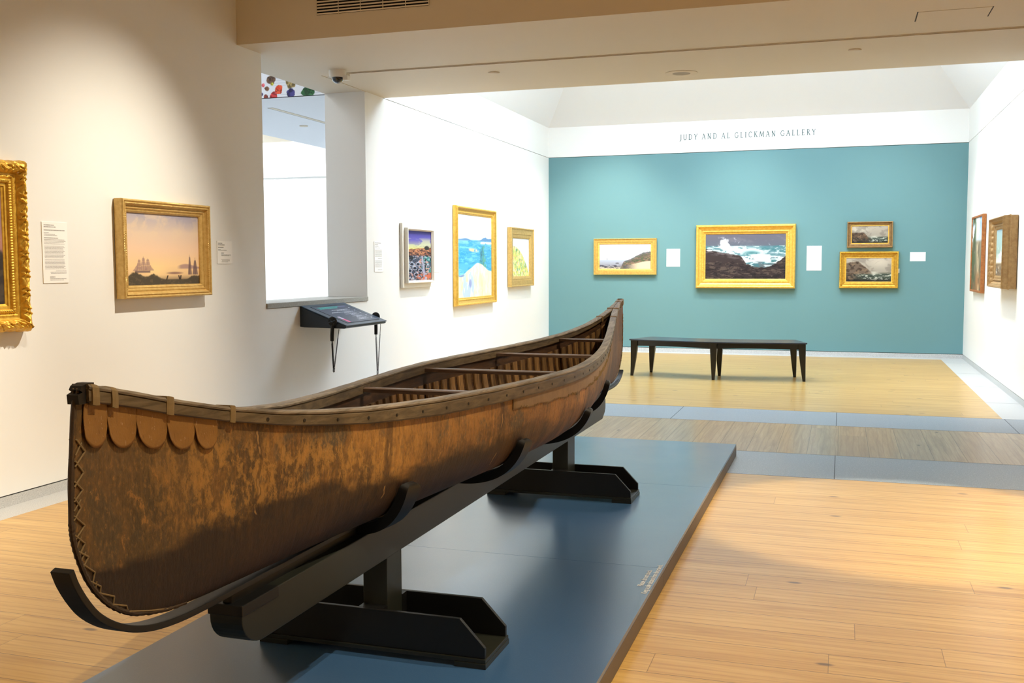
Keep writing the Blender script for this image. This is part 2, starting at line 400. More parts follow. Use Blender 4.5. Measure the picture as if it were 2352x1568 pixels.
# ------------------------------------------------------------------ display platform
PX0, PX1, PZ = -2.421, -.758, .094
pl = empty('display_platform', ((PX0+PX1)/2, 4.7, 0)); tag(pl, 'low grey display platform with sky-tinted top and warm-lit edges under the canoe', 'platform')
hw = (PX1-PX0)/2
ys = [1.35, 4.6, 6.39, 8.012]
for a, c in zip(ys[:-1], ys[1:]):
    MB().box(-hw+.001, hw-.001, a-4.7+.001, c-4.7-.001, PZ-.018, PZ).build('deck_panel', M_plat, pl)
for a, c in zip(ys[:-1], ys[1:]):
    for q0, q1 in ((hw-.018, hw+.0005), (-hw-.0005, -hw+.018)): MB().box(q0, q1, a-4.7+.001, c-4.7-.001, .004, PZ-.0185).build('side_panel', M_platS, pl)
for q0, q1 in ((3.295, 3.312), (-3.35, -3.332)): MB().box(-hw, hw, q0, q1, .004, PZ-.0185).build('end_panel', M_platS, pl)
MB().box(-hw+.02, hw-.02, -3.33, 3.29, .0, PZ-.019).build('core', M_felt, pl)

def text_mesh(name, body, size, mat, mw, sx=1., space=1., align='LEFT', ext=.0004):
    cu = bpy.data.curves.new(name, 'FONT'); cu.body = body; cu.size = size; cu.space_character = space; cu.align_x = align; cu.extrude = ext
    t = bpy.data.objects.new(name, cu); C.objects.link(t)
    dg = bpy.context.evaluated_depsgraph_get(); dg.update()
    me = bpy.data.meshes.new_from_object(t.evaluated_get(dg)); bpy.data.objects.remove(t)
    me.materials.clear(); me.materials.append(mat)
    me.transform(mw @ Matrix.Diagonal((sx, 1, 1, 1)))
    o = bpy.data.objects.new(name, me); C.objects.link(o); return o
RZ90 = Matrix.Rotation(PI/2, 4, 'Z')
def fit_text(name, body, length, size, mat, rot):
    o = text_mesh(name, body, size, mat, Matrix.Identity(4))
    xs = [v.co.x for v in o.data.vertices]; x0, x1 = min(xs), max(xs)
    o.data.transform(rot @ Matrix.Diagonal((length/(x1-x0), 1, 1, 1)) @ Matrix.Translation((-(x0+x1)/2, 0, 0)))
    return o
t = empty('platform_notice', (-.79, 4.43, PZ)); tag(t, 'two lines of white vinyl lettering on the platform edge', 'lettering')
o = fit_text('line', 'Please do not touch.', .24, .036, M_wtext, RZ90); o.parent = t; o.location = (-.012, 0, .0008)
o = fit_text('line', 'Keep a safe distance from the artwork.', .435, .036, M_wtext, RZ90); o.parent = t; o.location = (.022, 0, .0008)

# ------------------------------------------------------------------ canoe
XC = -1.603
GC, GL = 4.7232, 2.8972
def gun(y):
    s = (y-GC)/GL; a = min(abs(s), 1.)
    w = .401*(1-a**1.5766)**1.4366; s = max(-1, min(1, s))
    z = 1.0009+.061*s**2+.2418*s**6-.072*s**14
    return max(w, .007), z
SC, SL = 4.742, 2.957
KD = [(0, .915), (.006, .885), (.02, .846), (.045, .79), (.083, .737), (.141, .690), (.203, .663), (.282, .641), (.367, .628), (.6, .620), (1., .618), (3, .618)]
def catmull(P, n=12):
    P = [np.array(p, float) for p in P]; P = [2*P[0]-P[1]]+P+[2*P[-1]-P[-2]]; out = []
    for i in range(1, len(P)-2):
        for j in range(n):
            t = j/n; out.append(.5*((2*P[i])+(-P[i-1]+P[i+1])*t+(2*P[i-1]-5*P[i]+4*P[i+1]-P[i+2])*t*t+(-P[i-1]+3*P[i]-3*P[i+1]+P[i+2])*t**3))
    return out+[P[-2]]
KS = catmull([(0, .935), (.0035, .90), (.016, .855), (.044, .793), (.088, .735), (.145, .690), (.21, .660), (.29, .640), (.38, .629), (.6, .620), (1., .616), (1.8, .612), (3, .611)])
kx = np.maximum.accumulate(np.array([k[0] for k in KS]))+np.arange(len(KS))*1e-9; kz = np.array([k[1] for k in KS])
def kb(y):
    return float(np.interp(max(0, SL-abs(y-SC)), kx, kz))
def pw(y):
    a = min(1, abs(y-SC)/SL); return 3.35-1.65*a**2.2
def sect(y, u, off=0.):
    """u in [-1,1] round the girth from left gunwale over the keel to right gunwale"""
    w, zt_ = gun(y); k = kb(y); p = pw(y)
    th = abs(u)*PI/2
    x = w*sin(th)**(2/p) if th > 0 else 0.; zz = zt_-(zt_-k)*max(0., cos(th))**(2/p)
    d = SL-abs(y-SC); ze = (zz-.9)/(.33)
    sh = .028*max(0, min(1, ze))**2*math.exp(-(d/.12)**2)*(1 if y < SC else -1)
    x = max(x-off, 0.) if off else x
    return Vector((x*(1 if u >= 0 else -1), y+sh, zz+(off*(1-abs(u)**3) if off else 0)))
def surf(y, u, off=0.):
    """point off the hull surface along its outward normal (right side u>0)"""
    p = sect(y, u); e = 1e-3
    a = sect(y, min(1, u+e))-sect(y, max(-1, u-e)); c = sect(y+e, u)-sect(y-e, u)
    n = c.cross(a); n = Vector((n.x, n.y, n.z))
    if n.length < 1e-12: n = Vector((1, 0, 0))
    n.normalize()
    if n.x*(1 if u >= 0 else -1) < 0: n = -n
    return p+n*off
def u_of(y, dz):
    """u whose point lies dz below the gunwale"""
    w, zt_ = gun(y); k = kb(y); p = pw(y)
    q = min(1, max(0, dz/(zt_-k))); return math.acos(q**(p/2))/(PI/2)

cn = empty('birchbark_canoe', (XC, SC, 0)); tag(cn, 'long old brown birchbark canoe with stitched seams on a black cradle stand', 'canoe')
def L(v): return (v[0], v[1]-SC, v[2])
def bark_mat():
    k = N('birch_bark'); uv = k.uv(); g = k.geo(); sp = k.n('SeparateXYZ', i={0: uv}); U, V = sp.outputs[0], sp.outputs[1]
    Z = k.n('SeparateXYZ', i={0: g}).outputs[2]
    n1 = k.noise(k.vmul(uv, (1.6, 1.1, 1)), 2.4, 5, .6, .6)
    c = k.ramp(n1, [(.28, rgb(78, 58, 36)), (.42, rgb(104, 74, 38)), (.55, rgb(150, 104, 48)), (.7, rgb(186, 130, 58))])
    st = k.noise(k.vmul(uv, (38, 5, 1)), 1.6, 5, .7)
    c = k.mix(k.math('MULTIPLY', k.step(st, .5, .66), .36), c, rgb(184, 120, 50))
    c = k.mix(k.math('MULTIPLY', k.step(st, .5, .33), .4), c, rgb(58, 38, 22))
    # grey weathered patches
    n2 = k.noise(k.vmul(uv, (3.2, 2.2, 1)), 2.1, 6, .68, .4)
    c = k.mix(k.math('MULTIPLY', k.step(n2, .53, .62), .7), c, rgb(92, 80, 60))
    c = k.mix(k.math('MULTIPLY', k.math('SUBTRACT', 1., k.step(k.math('ADD', U, n2), 2.62, 3.05)), .72), c, rgb(84, 68, 44))
    # peeled bright spots below the rim of the near half
    n3 = k.noise(k.vmul(uv, (12, 6.5, 1)), 2., 7, .75, .25)
    band = k.math('MULTIPLY', k.step(V, .04, .12), k.math('SUBTRACT', 1., k.step(V, .28, .42)))
    band = k.math('MULTIPLY', band, k.math('SUBTRACT', 1., k.step(k.math('ABSOLUTE', k.math('SUBTRACT', U, 2.65)), .35, .75)))
    c = k.mix(k.math('MULTIPLY', k.math('MULTIPLY', k.step(n3, .46, .56), band), .62), c, rgb(196, 142, 66))
    c = k.mix(k.math('MULTIPLY', k.step(n3, .58, .64), .5), c, rgb(196, 134, 62))
    n5 = k.noise(k.vmul(uv, (46, 22, 1)), 2.2, 4, .7)
    c = k.mix(k.math('MULTIPLY', k.step(n5, .5, .7), .4), c, rgb(184, 130, 66))
    c = k.mix(k.math('MULTIPLY', k.step(n5, .5, .3), .4), c, rgb(58, 42, 26))
    # pale scratches and lenticels
    n4 = k.noise(k.vmul(uv, (70, 16, 1)), 1.4, 4, .7, .5)
    c = k.mix(k.math('MULTIPLY', k.step(n4, .66, .74), .55), c, rgb(206, 172, 120))
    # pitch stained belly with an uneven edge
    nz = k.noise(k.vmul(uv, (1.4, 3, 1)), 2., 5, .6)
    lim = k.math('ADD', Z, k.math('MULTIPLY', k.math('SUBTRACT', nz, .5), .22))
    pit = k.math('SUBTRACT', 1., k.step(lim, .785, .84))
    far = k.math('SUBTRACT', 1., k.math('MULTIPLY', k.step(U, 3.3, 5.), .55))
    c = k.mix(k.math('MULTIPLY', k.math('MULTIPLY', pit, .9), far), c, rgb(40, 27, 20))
    # vertical seams: dark pitch line with pale root stitches
    wob = k.math('MULTIPLY', k.math('SUBTRACT', k.noise(k.vmul(uv, (1, 5, 1)), 2., 3), .5), .09)
    for cu, wd in ((3.05, .011), (3.83, .008), (4.95, .008), (5.9, .007), (6.6, .007), (2.43, .004)):
        d = k.math('ABSOLUTE', k.math('ADD', k.math('SUBTRACT', U, cu), wob))
        c = k.mix(k.math('MULTIPLY', k.math('SUBTRACT', 1., k.step(d, wd, wd*2.6)), .6), c, rgb(62, 42, 26))
        sg = k.math('MULTIPLY', k.math('SUBTRACT', 1., k.step(d, .002, .005)), k.step(k.noise(k.vmul(uv, (2, 9, 1)), 1.3, 3), .5, .56))
        c = k.mix(k.math('MULTIPLY', sg, .6), c, rgb(196, 148, 84))
    c = k.mix(k.math('MULTIPLY', k.step(U, 6.2, 7.3), .65), c, rgb(104, 74, 54))
    k.set(Base_Color=c, Roughness=k.math('ADD', .42, k.math('MULTIPLY', n2, .25)))
    h = k.math('ADD', k.math('MULTIPLY', st, .5), k.math('ADD', k.math('MULTIPLY', n3, .9), k.math('MULTIPLY', n4, .4)))
    k.bump(h, .55, .008); k.b.inputs['Specular IOR Level'].default_value = .45
    return k.m
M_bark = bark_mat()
def wood(name, a, b, dk, sc_=1., ax=1, rough=.5):
    k = N(name); g = k.geo()
    sv = [26, 26, 26]; sv[ax] = 1.6
    f = k.noise(k.vmul(g, tuple(sv)), 2.2*sc_, 6, .65, .5); f2 = k.noise(g, 5, 4)
    c = k.mix(k.step(f, .35, .65), a, b); c = k.mix(k.math('MULTIPLY', k.step(f2, .45, .7), .5), c, dk)
    k.set(Base_Color=c, Roughness=rough).bump(f, .35, .003); return k.m
M_gun = wood('weathered_cedar', rgb(82, 68, 48), rgb(114, 96, 70), rgb(60, 48, 34))
M_cap = wood('worn_cedar_cap', rgb(106, 94, 79), rgb(152, 138, 119), rgb(90, 76, 60))
M_rib = wood('cedar_ribs', rgb(104, 77, 46), rgb(152, 114, 68), rgb(76, 52, 30), ax=2)
def rand_value(m):
    t = m.node_tree; bs = t.nodes['Principled BSDF']; src = bs.inputs['Base Color'].links[0].from_socket
    oi = t.nodes.new('ShaderNodeObjectInfo'); mr = t.nodes.new('ShaderNodeMapRange'); mr.inputs[3].default_value = .5; mr.inputs[4].default_value = 1.3
    hs = t.nodes.new('ShaderNodeHueSaturation'); t.links.new(oi.outputs['Random'], mr.inputs[0]); t.links.new(mr.outputs[0], hs.inputs['Value']); t.links.new(src, hs.inputs['Color']); t.links.new(hs.outputs[0], bs.inputs['Base Color'])
rand_value(M_rib)
M_plank = wood('cedar_sheathing', rgb(54, 35, 20), rgb(88, 59, 33), rgb(30, 19, 11))
M_thw = wood('dark_thwart', rgb(82, 62, 50), rgb(124, 102, 86), rgb(64, 46, 36), ax=0, rough=.4)
M_lash = plain('root_lashing', rgb(138, 114, 74), .6, var=.2, scale=60, bump=.4)
M_lashd = plain('old_root_lashing', rgb(128, 100, 62), .6, var=.25, scale=60, bump=.4)
def flap_mat():
    k = N('ochre_bark_flap'); g = k.geo()
    c = k.mix(k.noise(g, 18, 5, .6), rgb(126, 86, 36), rgb(162, 114, 52))
    c = k.mix(k.math('MULTIPLY', k.step(k.noise(k.vmul(g, (60, 60, 9)), 3., 4, .65), .58, .7), .5), c, rgb(96, 62, 30))
    c = k.mix(k.math('MULTIPLY', k.step(k.noise(k.vmul(g, (50, 50, 16)), 3.3, 3, .7), .64, .7), .6), c, rgb(206, 170, 124))
    k.set(Base_Color=c, Roughness=.6).bump(k.noise(g, 220, 4), .4, .002); return k.m
M_flap = flap_mat()
M_iron = plain('blackened_end', rgb(24, 20, 17), .5)

NH = 110; NU = 26
tt = [1-(1-i/NH)**1.0 for i in range(NH+1)]
def stations(n, inset=0.):
    """dense towards the stems"""
    r = []
    for i in range(n+1):
        t = i/n; r.append(SC-SL+inset+(SL-inset)*t**2)
    return r+[2*SC-y for y in r[-2::-1]]
yst = stations(NH, .0005)
us = np.linspace(-1, 1, 2*NU+1)
def hull_mesh(name, mat, off, ylist, ulist, parent, flip=False):
    V = []; UVv = []
    for y in ylist:
        arc = 0; row = []
        for i, u in enumerate(ulist):
            p = sect(y, u, off); row.append(p)
        for p in row: V.append(L(p)); UVv.append((y, gun(y)[1]-p.z))
    n = len(ulist); F = []
    for i in range(len(ylist)-1):
        for j in range(n-1):
            q = (i*n+j, i*n+j+1, (i+1)*n+j+1, (i+1)*n+j); F.append(q[::-1] if flip else q)
    o = mesh(name, V, F, mat, parent, smooth=True)
    ul = o.data.uv_layers.new(name='UVMap')
    li = np.empty(len(o.data.loops), int); o.data.loops.foreach_get('vertex_index', li)
    ul.data.foreach_set('uv', np.asarray(UVv, float)[li].ravel()); return o
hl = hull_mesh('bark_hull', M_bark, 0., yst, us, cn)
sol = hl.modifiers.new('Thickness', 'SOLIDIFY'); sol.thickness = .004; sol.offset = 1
inn = hull_mesh('sheathing', M_plank, .009, [y for y in yst if abs(y-SC) < SL-.16], us*.985, cn, True)

# ribs
rib_y = np.arange(2.28, 7.2, .098)
for y0 in rib_y:
    w, z = gun(y0)
    if w < .035: continue
    V = []; n = 33
    for u in np.linspace(-.93, .93, n):
        for dy, o_ in ((-.028, .011), (.028, .011), (.026, .019), (-.026, .019)):
            V.append(L(sect(y0+dy, u, o_)))
    F = []
    for i in range(n-1):
        for k_ in range(4): F.append((i*4+k_, i*4+(k_+1) % 4, (i+1)*4+(k_+1) % 4, (i+1)*4+k_))
    F += [(0, 1, 2, 3), tuple((n-1)*4+q for q in (3, 2, 1, 0))]
    ob = mesh('rib', V, F, M_rib, cn)
    bm = bmesh.new(); bm.from_mesh(ob.data); bmesh.ops.recalc_face_normals(bm, faces=bm.faces); bm.to_mesh(ob.data); bm.free()

# rails along both gunwales
gy = [GC-GL+.004+ (GL-.004)*(i/90)**1.4 for i in range(91)]; gy = gy+[2*GC-y for y in gy[-2::-1]]
def hfac(y):
    a = abs((y-GC)/GL); t = max(0, min(1, (a-.42)/.45)); return 1-.42*t*t*(3-2*t)
def rail(name, side, prof, mat, ys_=gy, jit=0.):
    """prof: (x offset outward, z offset from sheer) closed section"""
    secs = []
    rnd = random.Random(3)
    for y in ys_:
        w, z = gun(y); e = 1e-3
        w2, _ = gun(y+e); w1, _ = gun(y-e)
        d = Vector(((w2-w1)/(2*e), 1, 0)).normalized(); nx = Vector((d.y, -d.x, 0))
        j = jit*math.sin(y*23)*math.sin(y*7.1)
        sec = []
        for ox, oz in prof:
            px = w+ox*nx.x; py = y+ox*nx.y
            if px < .0015: px = .0015
            sec.append((side*px, py-SC, z+oz*(hfac(y) if oz < 0 else 1)+j))
        secs.append(sec)
    m = MB(); m.sweep(secs); return m.build(name, mat, cn, False)
for sd in (1, -1):
    rail('outwale', sd, [(.004, -.052), (.013, -.054), (.016, -.048), (.016, -.010), (.013, -.004), (.004, -.004)], M_gun, jit=.0008)
    rail('inwale', sd, [(-.005, -.044), (-.022, -.042), (-.022, -.004), (-.005, -.004)], M_gun)
    rail('gunwale_cap', sd, [(-.026, -.003), (.017, -.003), (.019, .003), (.014, .009), (-.022, .009), (-.027, .003)], M_cap, jit=.0008)

# pegs on the outwales
for sd in (1, -1):
    m = MB()
    for y in np.arange(2.45, 7.1, .155):
        w, z = gun(y); e = 1e-3; dw = (gun(y+e)[0]-gun(y-e)[0])/(2*e); a = math.atan(dw)
        c0 = Vector((sd*(w+.0165*cos(a)), y-.0165*sin(a)-SC, z-.03*hfac(y))); d = Vector((sd*cos(a), -sin(a), 0))
        m.tube([c0-d*.003, c0+d*.0012], .0055, 8)
    ob = m.build('pegs', M_iron, cn); ob['kind'] = 'stuff'
# lashings binding cap, inwale and outwale
def lashing(y0, wd, sd, mat, nm='gunwale_lashing', t=.0022):
    secs = []
    for y in (y0-wd/2, y0-wd/4, y0, y0+wd/4, y0+wd/2):
        w, z = gun(y); bl = t if abs(y-y0) < wd*.4 else t*.5
        sec = []
        for ox, oz in ((.004, -.055-bl), (.016+bl, -.056-bl), (.018+bl, -.004), (.017+bl, .010+bl), (-.026-bl, .010+bl), (-.028-bl, -.044-bl), (-.005, -.047)):
            sec.append((sd*max(w+ox, .001), y-SC, z+oz*(hfac(y) if oz < -.01 else 1)))
        secs.append(sec)
    m = MB(); m.sweep(secs); return m.build(nm, mat, cn)
for sd in (1, -1):
    for yy, wd in ((2.09, .024), (2.31, .020)):
        lashing(yy, wd, sd, M_lash); lashing(2*GC-yy, wd, sd, M_lashd)
# wrapped rail ends at both stems
for sg in (-1, 1):
    for j, (d0, wd) in enumerate(((.012, .022), (.075, .02))):
        y = GC+sg*(GL-d0-wd/2); w, z = gun(y)
        m = MB(); secs = []
        for yy in (y-wd/2, y, y+wd/2):
            w, z = gun(yy); q = w+.0195; e_ = .0012 if abs(yy-y) < 1e-6 else 0.
            secs.append([(-q, yy-SC, z-.036-e_), (0, yy-SC, z-.038-e_), (q, yy-SC, z-.036-e_), (q+.001+e_, yy-SC, z-.018), (q+e_, yy-SC, z+.003), (q*.8, yy-SC, z+.0095+e_), (0, yy-SC, z+.0115+e_), (-q*.8, yy-SC, z+.0095+e_), (-q-e_, yy-SC, z+.003), (-q-.001-e_, yy-SC, z-.018)])
        m.sweep(secs); m.build('end_wrapping', M_lash if sg < 0 else M_lashd, cn)
    # dark notched end block of the rails
    y = GC+sg*GL; z = gun(y)[1]
    m = MB()
    Y_ = lambda d: sg*(GL+d)+GC-SC
    m.prism([(Y_(-.03), z-.036), (Y_(.019), z-.035), (Y_(.021), z-.014), (Y_(.006), z-.009), (Y_(.014), z-.004), (Y_(.008), z+.005), (Y_(-.012), z+.0095), (Y_(-.03), z+.009)], 0, -.0155, .0155)
    m.build('rail_end', M_iron, cn)
# twisted root ties near the bow of the far end
m = MB(); w, z = gun(7.30)
m.tube([(-w, 7.28-SC, z-.02), (-w*.4, 7.30-SC, z-.045), (0, 7.31-SC, z-.035), (w*.5, 7.30-SC, z-.05), (w, 7.32-SC, z-.02)], .006, 6)
m.tube([(-w, 7.31-SC, z-.03), (-w*.2, 7.29-SC, z-.05), (w, 7.29-SC, z-.03)], .005, 6); m.build('root_tie', M_lashd, cn, True)

# thwarts
for y in (2.98, 3.83, 4.70, 5.58, 6.44):
    w, z = gun(y); w -= .015; secs = []
    for i in range(13):
        s = -1+i/6; hw_ = (.022+.012*(1-s*s) if abs(s) < .93 else .022)
        zz = z-.026; th = .009
        secs.append([(s*w, y-SC-hw_, zz-th), (s*w, y-SC+hw_, zz-th), (s*w, y-SC+hw_, zz+th*.6), (s*w, y-SC+hw_*.5, zz+th), (s*w, y-SC-hw_*.5, zz+th), (s*w, y-SC-hw_, zz+th*.6)])
    m = MB(); m.sweep(secs); m.build('thwart', M_thw, cn, False)

# scalloped bark flaps under the rail of the near end
edges = [1.806, 1.892, 1.992, 2.092, 2.186, 2.268]
for sd in (1, -1):
    for i in range(5):
        a, c = edges[i], edges[i+1]; nn, nm = 16, 12; V = []
        for p in range(nn+1):
            f = p/nn; y = a+(c-a)*f
            bot = .082+.053*math.sqrt(max(0, 1-(2*f-1)**2))-.006*i
            for q in range(nm+1):
                dz = .026+(bot-.026)*q/nm; u = u_of(y, dz)
                lift = .0035+.005*max(0, (q/nm-.35)/.65)**2*(1-f*.7)
                pt = surf(y, u, lift); V.append(L((sd*pt.x, pt.y, pt.z)))
        F = [(p*(nm+1)+q, p*(nm+1)+q+1, (p+1)*(nm+1)+q+1, (p+1)*(nm+1)+q) for p in range(nn) for q in range(nm)]
        o = mesh('bark_flap', V, F, M_flap, cn, smooth=True)
        s2 = o.modifiers.new('Thickness', 'SOLIDIFY'); s2.thickness = .0025; s2.offset = 0
# stitched reinforcing strip under the rail of the far half
M_strip = plain('pale_stitched_bark', rgb(140, 112, 80), .6, var=.3, scale=30, bump=.5)
for sd in (1, -1):
    V = []; yl = np.linspace(3.93, 6.75, 70); nm = 8
    for y in yl:
        dep = .118-.028*((y-5.2)/1.6)**2+.004*sin(y*31)
        for q in range(nm+1):
            dz = .05+(dep-.05)*q/nm; pt = surf(y, u_of(y, dz), .0035); V.append(L((sd*pt.x, pt.y, pt.z)))
    F = [(p*(nm+1)+q, p*(nm+1)+q+1, (p+1)*(nm+1)+q+1, (p+1)*(nm+1)+q) for p in range(len(yl)-1) for q in range(nm)]
    o = mesh('rim_strip', V, F, M_strip, cn, smooth=True); s2 = o.modifiers.new('Thickness', 'SOLIDIFY'); s2.thickness = .002; s2.offset = 0
    m = MB(); rnd = random.Random(5)
    for y in np.arange(4.0, 6.7, .028):
        if y < 5. and rnd.random() < .55: continue
        dep = .118-.028*((y-5.2)/1.6)**2+.004*sin(y*31); ln = rnd.uniform(.008, .03 if y > 5.2 else .014)
        pts = [surf(y+k_*.004, u_of(y, dep+.004-ln*k_), .0055) for k_ in (0, .5, 1)]
        m.tube([L((sd*p.x, p.y, p.z)) for p in pts], .0016, 4)
    o = m.build('rim_stitching', M_lash, cn); o['kind'] = 'stuff'
M_stem = plain('dark_bark_edge', rgb(70, 52, 34), .6, var=.35, scale=40, bump=.5)
# crossed root lacing up both stems
for sg in (-1, 1):
    m = MB(); rnd = random.Random(2)
    def sp(zv, d, sd):
        # point on hull side at height zv, distance d in from the stem profile
        lo = None; y = SC+sg*(SL-.0008)
        ds = 0.
        while ds < .6:
            yy = SC+sg*(SL-.0008-ds)
            if kb(yy) < zv: break
            ds += .002
        yy = SC+sg*(SL-.001-ds-d); w, zt_ = gun(yy); u = u_of(yy, max(0, zt_-zv)); p = surf(yy, u, .0025)
        return L((sd*p.x, p.y, p.z))
    for sd in (1, -1):
        z = 1.12; tog = 0
        while z > .67:
            dz = rnd.uniform(.02, .032)
            a = sp(z, .004, sd); c = sp(z-dz, rnd.uniform(.022, .034), sd); e_ = sp(z-dz*1.9, .004, sd)
            m.tube([a, c], .0022, 8); m.tube([c, e_], .002, 8)
            if rnd.random() < .45: f_ = sp(z-dz*.3, rnd.uniform(.02, .03), sd); m.tube([sp(z-dz*1.1, .004, sd), f_], .0017, 8)
            z -= dz*1.5
    o = m.build('stem_lacing', M_lash, cn); o['kind'] = 'stuff'
    # rounded bead of the stem itself
    prof = []
    for q in KS:
        if q[0] < .4: prof.append((SC+sg*(SL-.003-float(q[0])), float(q[1])+.003*min(1, q[0]/.1)))
    top = [(SC+sg*(SL-.003-.028*((zz-.9)/.33)**2), zz) for zz in (1.205, 1.17, 1.13, 1.09, 1.05, 1.01, .97)]
    m = MB(); m.tube([L((0, y, z+rnd.uniform(-.001, .001))) for y, z in top+prof], [.0068+.0007*sin(i*1.7) for i in range(len(top+prof))], 8); m.build('stem_edge', M_stem, cn, True)

# ------------------------------------------------------------------ cradle stand
st = empty('cradle_stand', (XC, 4.68, PZ)); tag(st, 'dark painted stand with spine beam, curved cradle arms and two footed posts', 'stand')
SX, SY, SZ = XC, 4.68, PZ
def T(m): m.v = [(x-SX, y-SY, z-SZ) for x, y, z in m.v]; return m
m = MB(); r = .07; y0 = 2.36; y1 = 6.93
y1 = 6.885; poly = [(y0, .53), (y0, .566), (y1, .566), (y1, .50), (y1-.02, .475), (y1-.09, .437), (y0+.11, .437)]+[(y0+.11-.11*sin(a), .437+.09*(1-cos(a))) for a in np.linspace(.15, PI/2, 9)]
m.prism([(a, c) for a, c in poly], 0, XC-.052, XC+.052); T(m).build('spine_beam', M_stand, st, bevel=.003)
m = MB(); m.box(XC-.056, XC+.056, 2.356, 2.55, .535, .5675); T(m).build('beam_cap', M_standB, st, bevel=.003)
m = MB(); m.box(XC-.014, XC+.014, 2.37, 6.87, .5662, .594); T(m).build('keel_block', M_standB, st)
# keel strip ending in upswept hooks
off = .012
kp = []
for d in (-.03, -.02, -.004, .02, .05, .09, .15, .22, .32, .45, .7):
    kp.append(None)
outer = [(1.752, .838), (1.768, .80), (1.796, .755), (1.832, .712), (1.885, .672), (1.95, .64), (2.03, .617), (2.13, .604), (2.25, .600), (2.4, .600), (2.7, .5985)]
m = MB(); secs = []
outer = [tuple(q) for q in catmull(outer, 5)]; path = outer+[(2*SC-y, z) for y, z in outer[::-1] if z < .69]
for i, (y, z) in enumerate(path):
    a = path[max(0, i-1)]; c = path[min(len(path)-1, i+1)]; d = Vector((c[0]-a[0], c[1]-a[1])).normalized(); n = Vector((-d.y, d.x))
    hw_ = .026; th = .0085
    p = Vector((y, z))+n*.003
    secs.append([(XC-hw_, *(p-n*th)), (XC+hw_, *(p-n*th)), (XC+hw_, *(p+n*th)), (XC-hw_, *(p+n*th))])
m.sweep(secs); T(m).build('keel_strip', M_standB, st, bevel=.002)
# arms
for ya, tipu in ((3.17, .61), (4.05, .69), (5.05, .69), (6.08, .70)):
    for sd in (1, -1):
        secs = []; us_ = np.linspace(.0, tipu, 22)
        for i, u in enumerate(us_):
            th = .040-.006*i/21
            e = []
            for dy in (-.042, .042):
                pi_ = surf(ya+dy, max(u, .002), .007); po = surf(ya+dy, max(u, .002), .007+th)
                if i == 0: pi_ = Vector((0, ya+dy, .613)); po = Vector((0, ya+dy, .567))
                e.append((pi_, po))
            (a, b_), (c, d_) = e
            a = Vector((a.x, ya-.042, a.z)); b_ = Vector((b_.x, ya-.042, b_.z)); c = Vector((c.x, ya+.042, c.z)); d_ = Vector((d_.x, ya+.042, d_.z))
            secs.append([(XC+sd*p.x, p.y, max(p.z, .567)) for p in (a, b_, d_, c)])
        # rounded tip
        l = secs[-1]; cen = sum((Vector(q) for q in l), Vector())/4; dr = (Vector(secs[-1][0])-Vector(secs[-2][0])).normalized()
        secs.append([tuple(Vector(q)*.8+cen*.2+dr*.012) for q in l]); secs.append([tuple(Vector(q)*.35+cen*.65+dr*.02) for q in l])
        m = MB(); m.sweep(secs); T(m).build('cradle_arm', M_felt if False else M_standB, st, True)
for pa, pb in ((3.3, 3.43), (5.87, 6.035)):
    m = MB(); m.box(XC-.047, XC+.049, pa, pb, .127, .47); T(m).build('post', M_stand, st, bevel=.002)
    fy = pa-.055; byy = fy+.245
    for y in (fy, byy-.016):
        pts = [(-.445, .127), (.445, .127), (.445, .165), (.352, .262), (-.352, .262), (-.445, .165)]
        m = MB(); m.prism([(XC+x, z) for x, z in pts], 1, y, y+.016); T(m).build('foot_board', M_standB, st, bevel=.0015)
    m = MB(); m.box(XC-.445, XC+.45, fy-.008, byy+.004, .113, .127); T(m).build('base_plate', M_stand, st, bevel=.001)
    for x0, x1 in ((-.447, -.33), (.335, .452)):
        m = MB(); m.box(XC+x0, XC+x1, fy-.012, byy+.008, PZ, .1125); T(m).build('foot_pad', M_stand, st, bevel=.001)
    for q0, q1 in ((pb, byy-.016), (fy+.016, pa)): T(MB().box(XC-.047, XC+.049, q0, q1, .127, .262)).build('spacer', M_standB, st)

# ------------------------------------------------------------------ bench
bc = Vector((-1.405, 16.76)); rot = -.045
bn = empty('gallery_bench', (-1.55, 13.5, 0)); tag(bn, 'long curved black bench on six tapered legs before the teal wall', 'bench')
def bp(r_, a): a2 = a+rot; return (bc.x+r_*sin(a2)+1.55, bc.y-r_*cos(a2)-13.5)
am = .335
def arc_slab(r0, r1, a0, a1, z0, z1, n=28, mat=None, name='', bev=.0):
    m = MB(); secs = []
    for i in range(n+1):
        a = a0+(a1-a0)*i/n; p, q = bp(r1, a), bp(r0, a)
        secs.append([(*p, z0), (*q, z0), (*q, z1), (*p, z1)])
    m.sweep(secs); return m.build(name, mat, bn, bevel=bev)
arc_slab(2.95, 3.53, -am, am, .478, .497, mat=M_benchT, name='seat', bev=.005)
m = MB()
for r_ in (3.475, 3.0):
    secs = []
    for i in range(29):
        a = -am*.97+2*am*.97*i/28; dip = .018*abs(sin(a/(am*.97)*PI))
        p, q = bp(r_+.012, a), bp(r_-.012, a); secs.append([(*p, .405+dip*.6), (*q, .405+dip*.6), (*q, .478), (*p, .478)])
    m.sweep(secs)
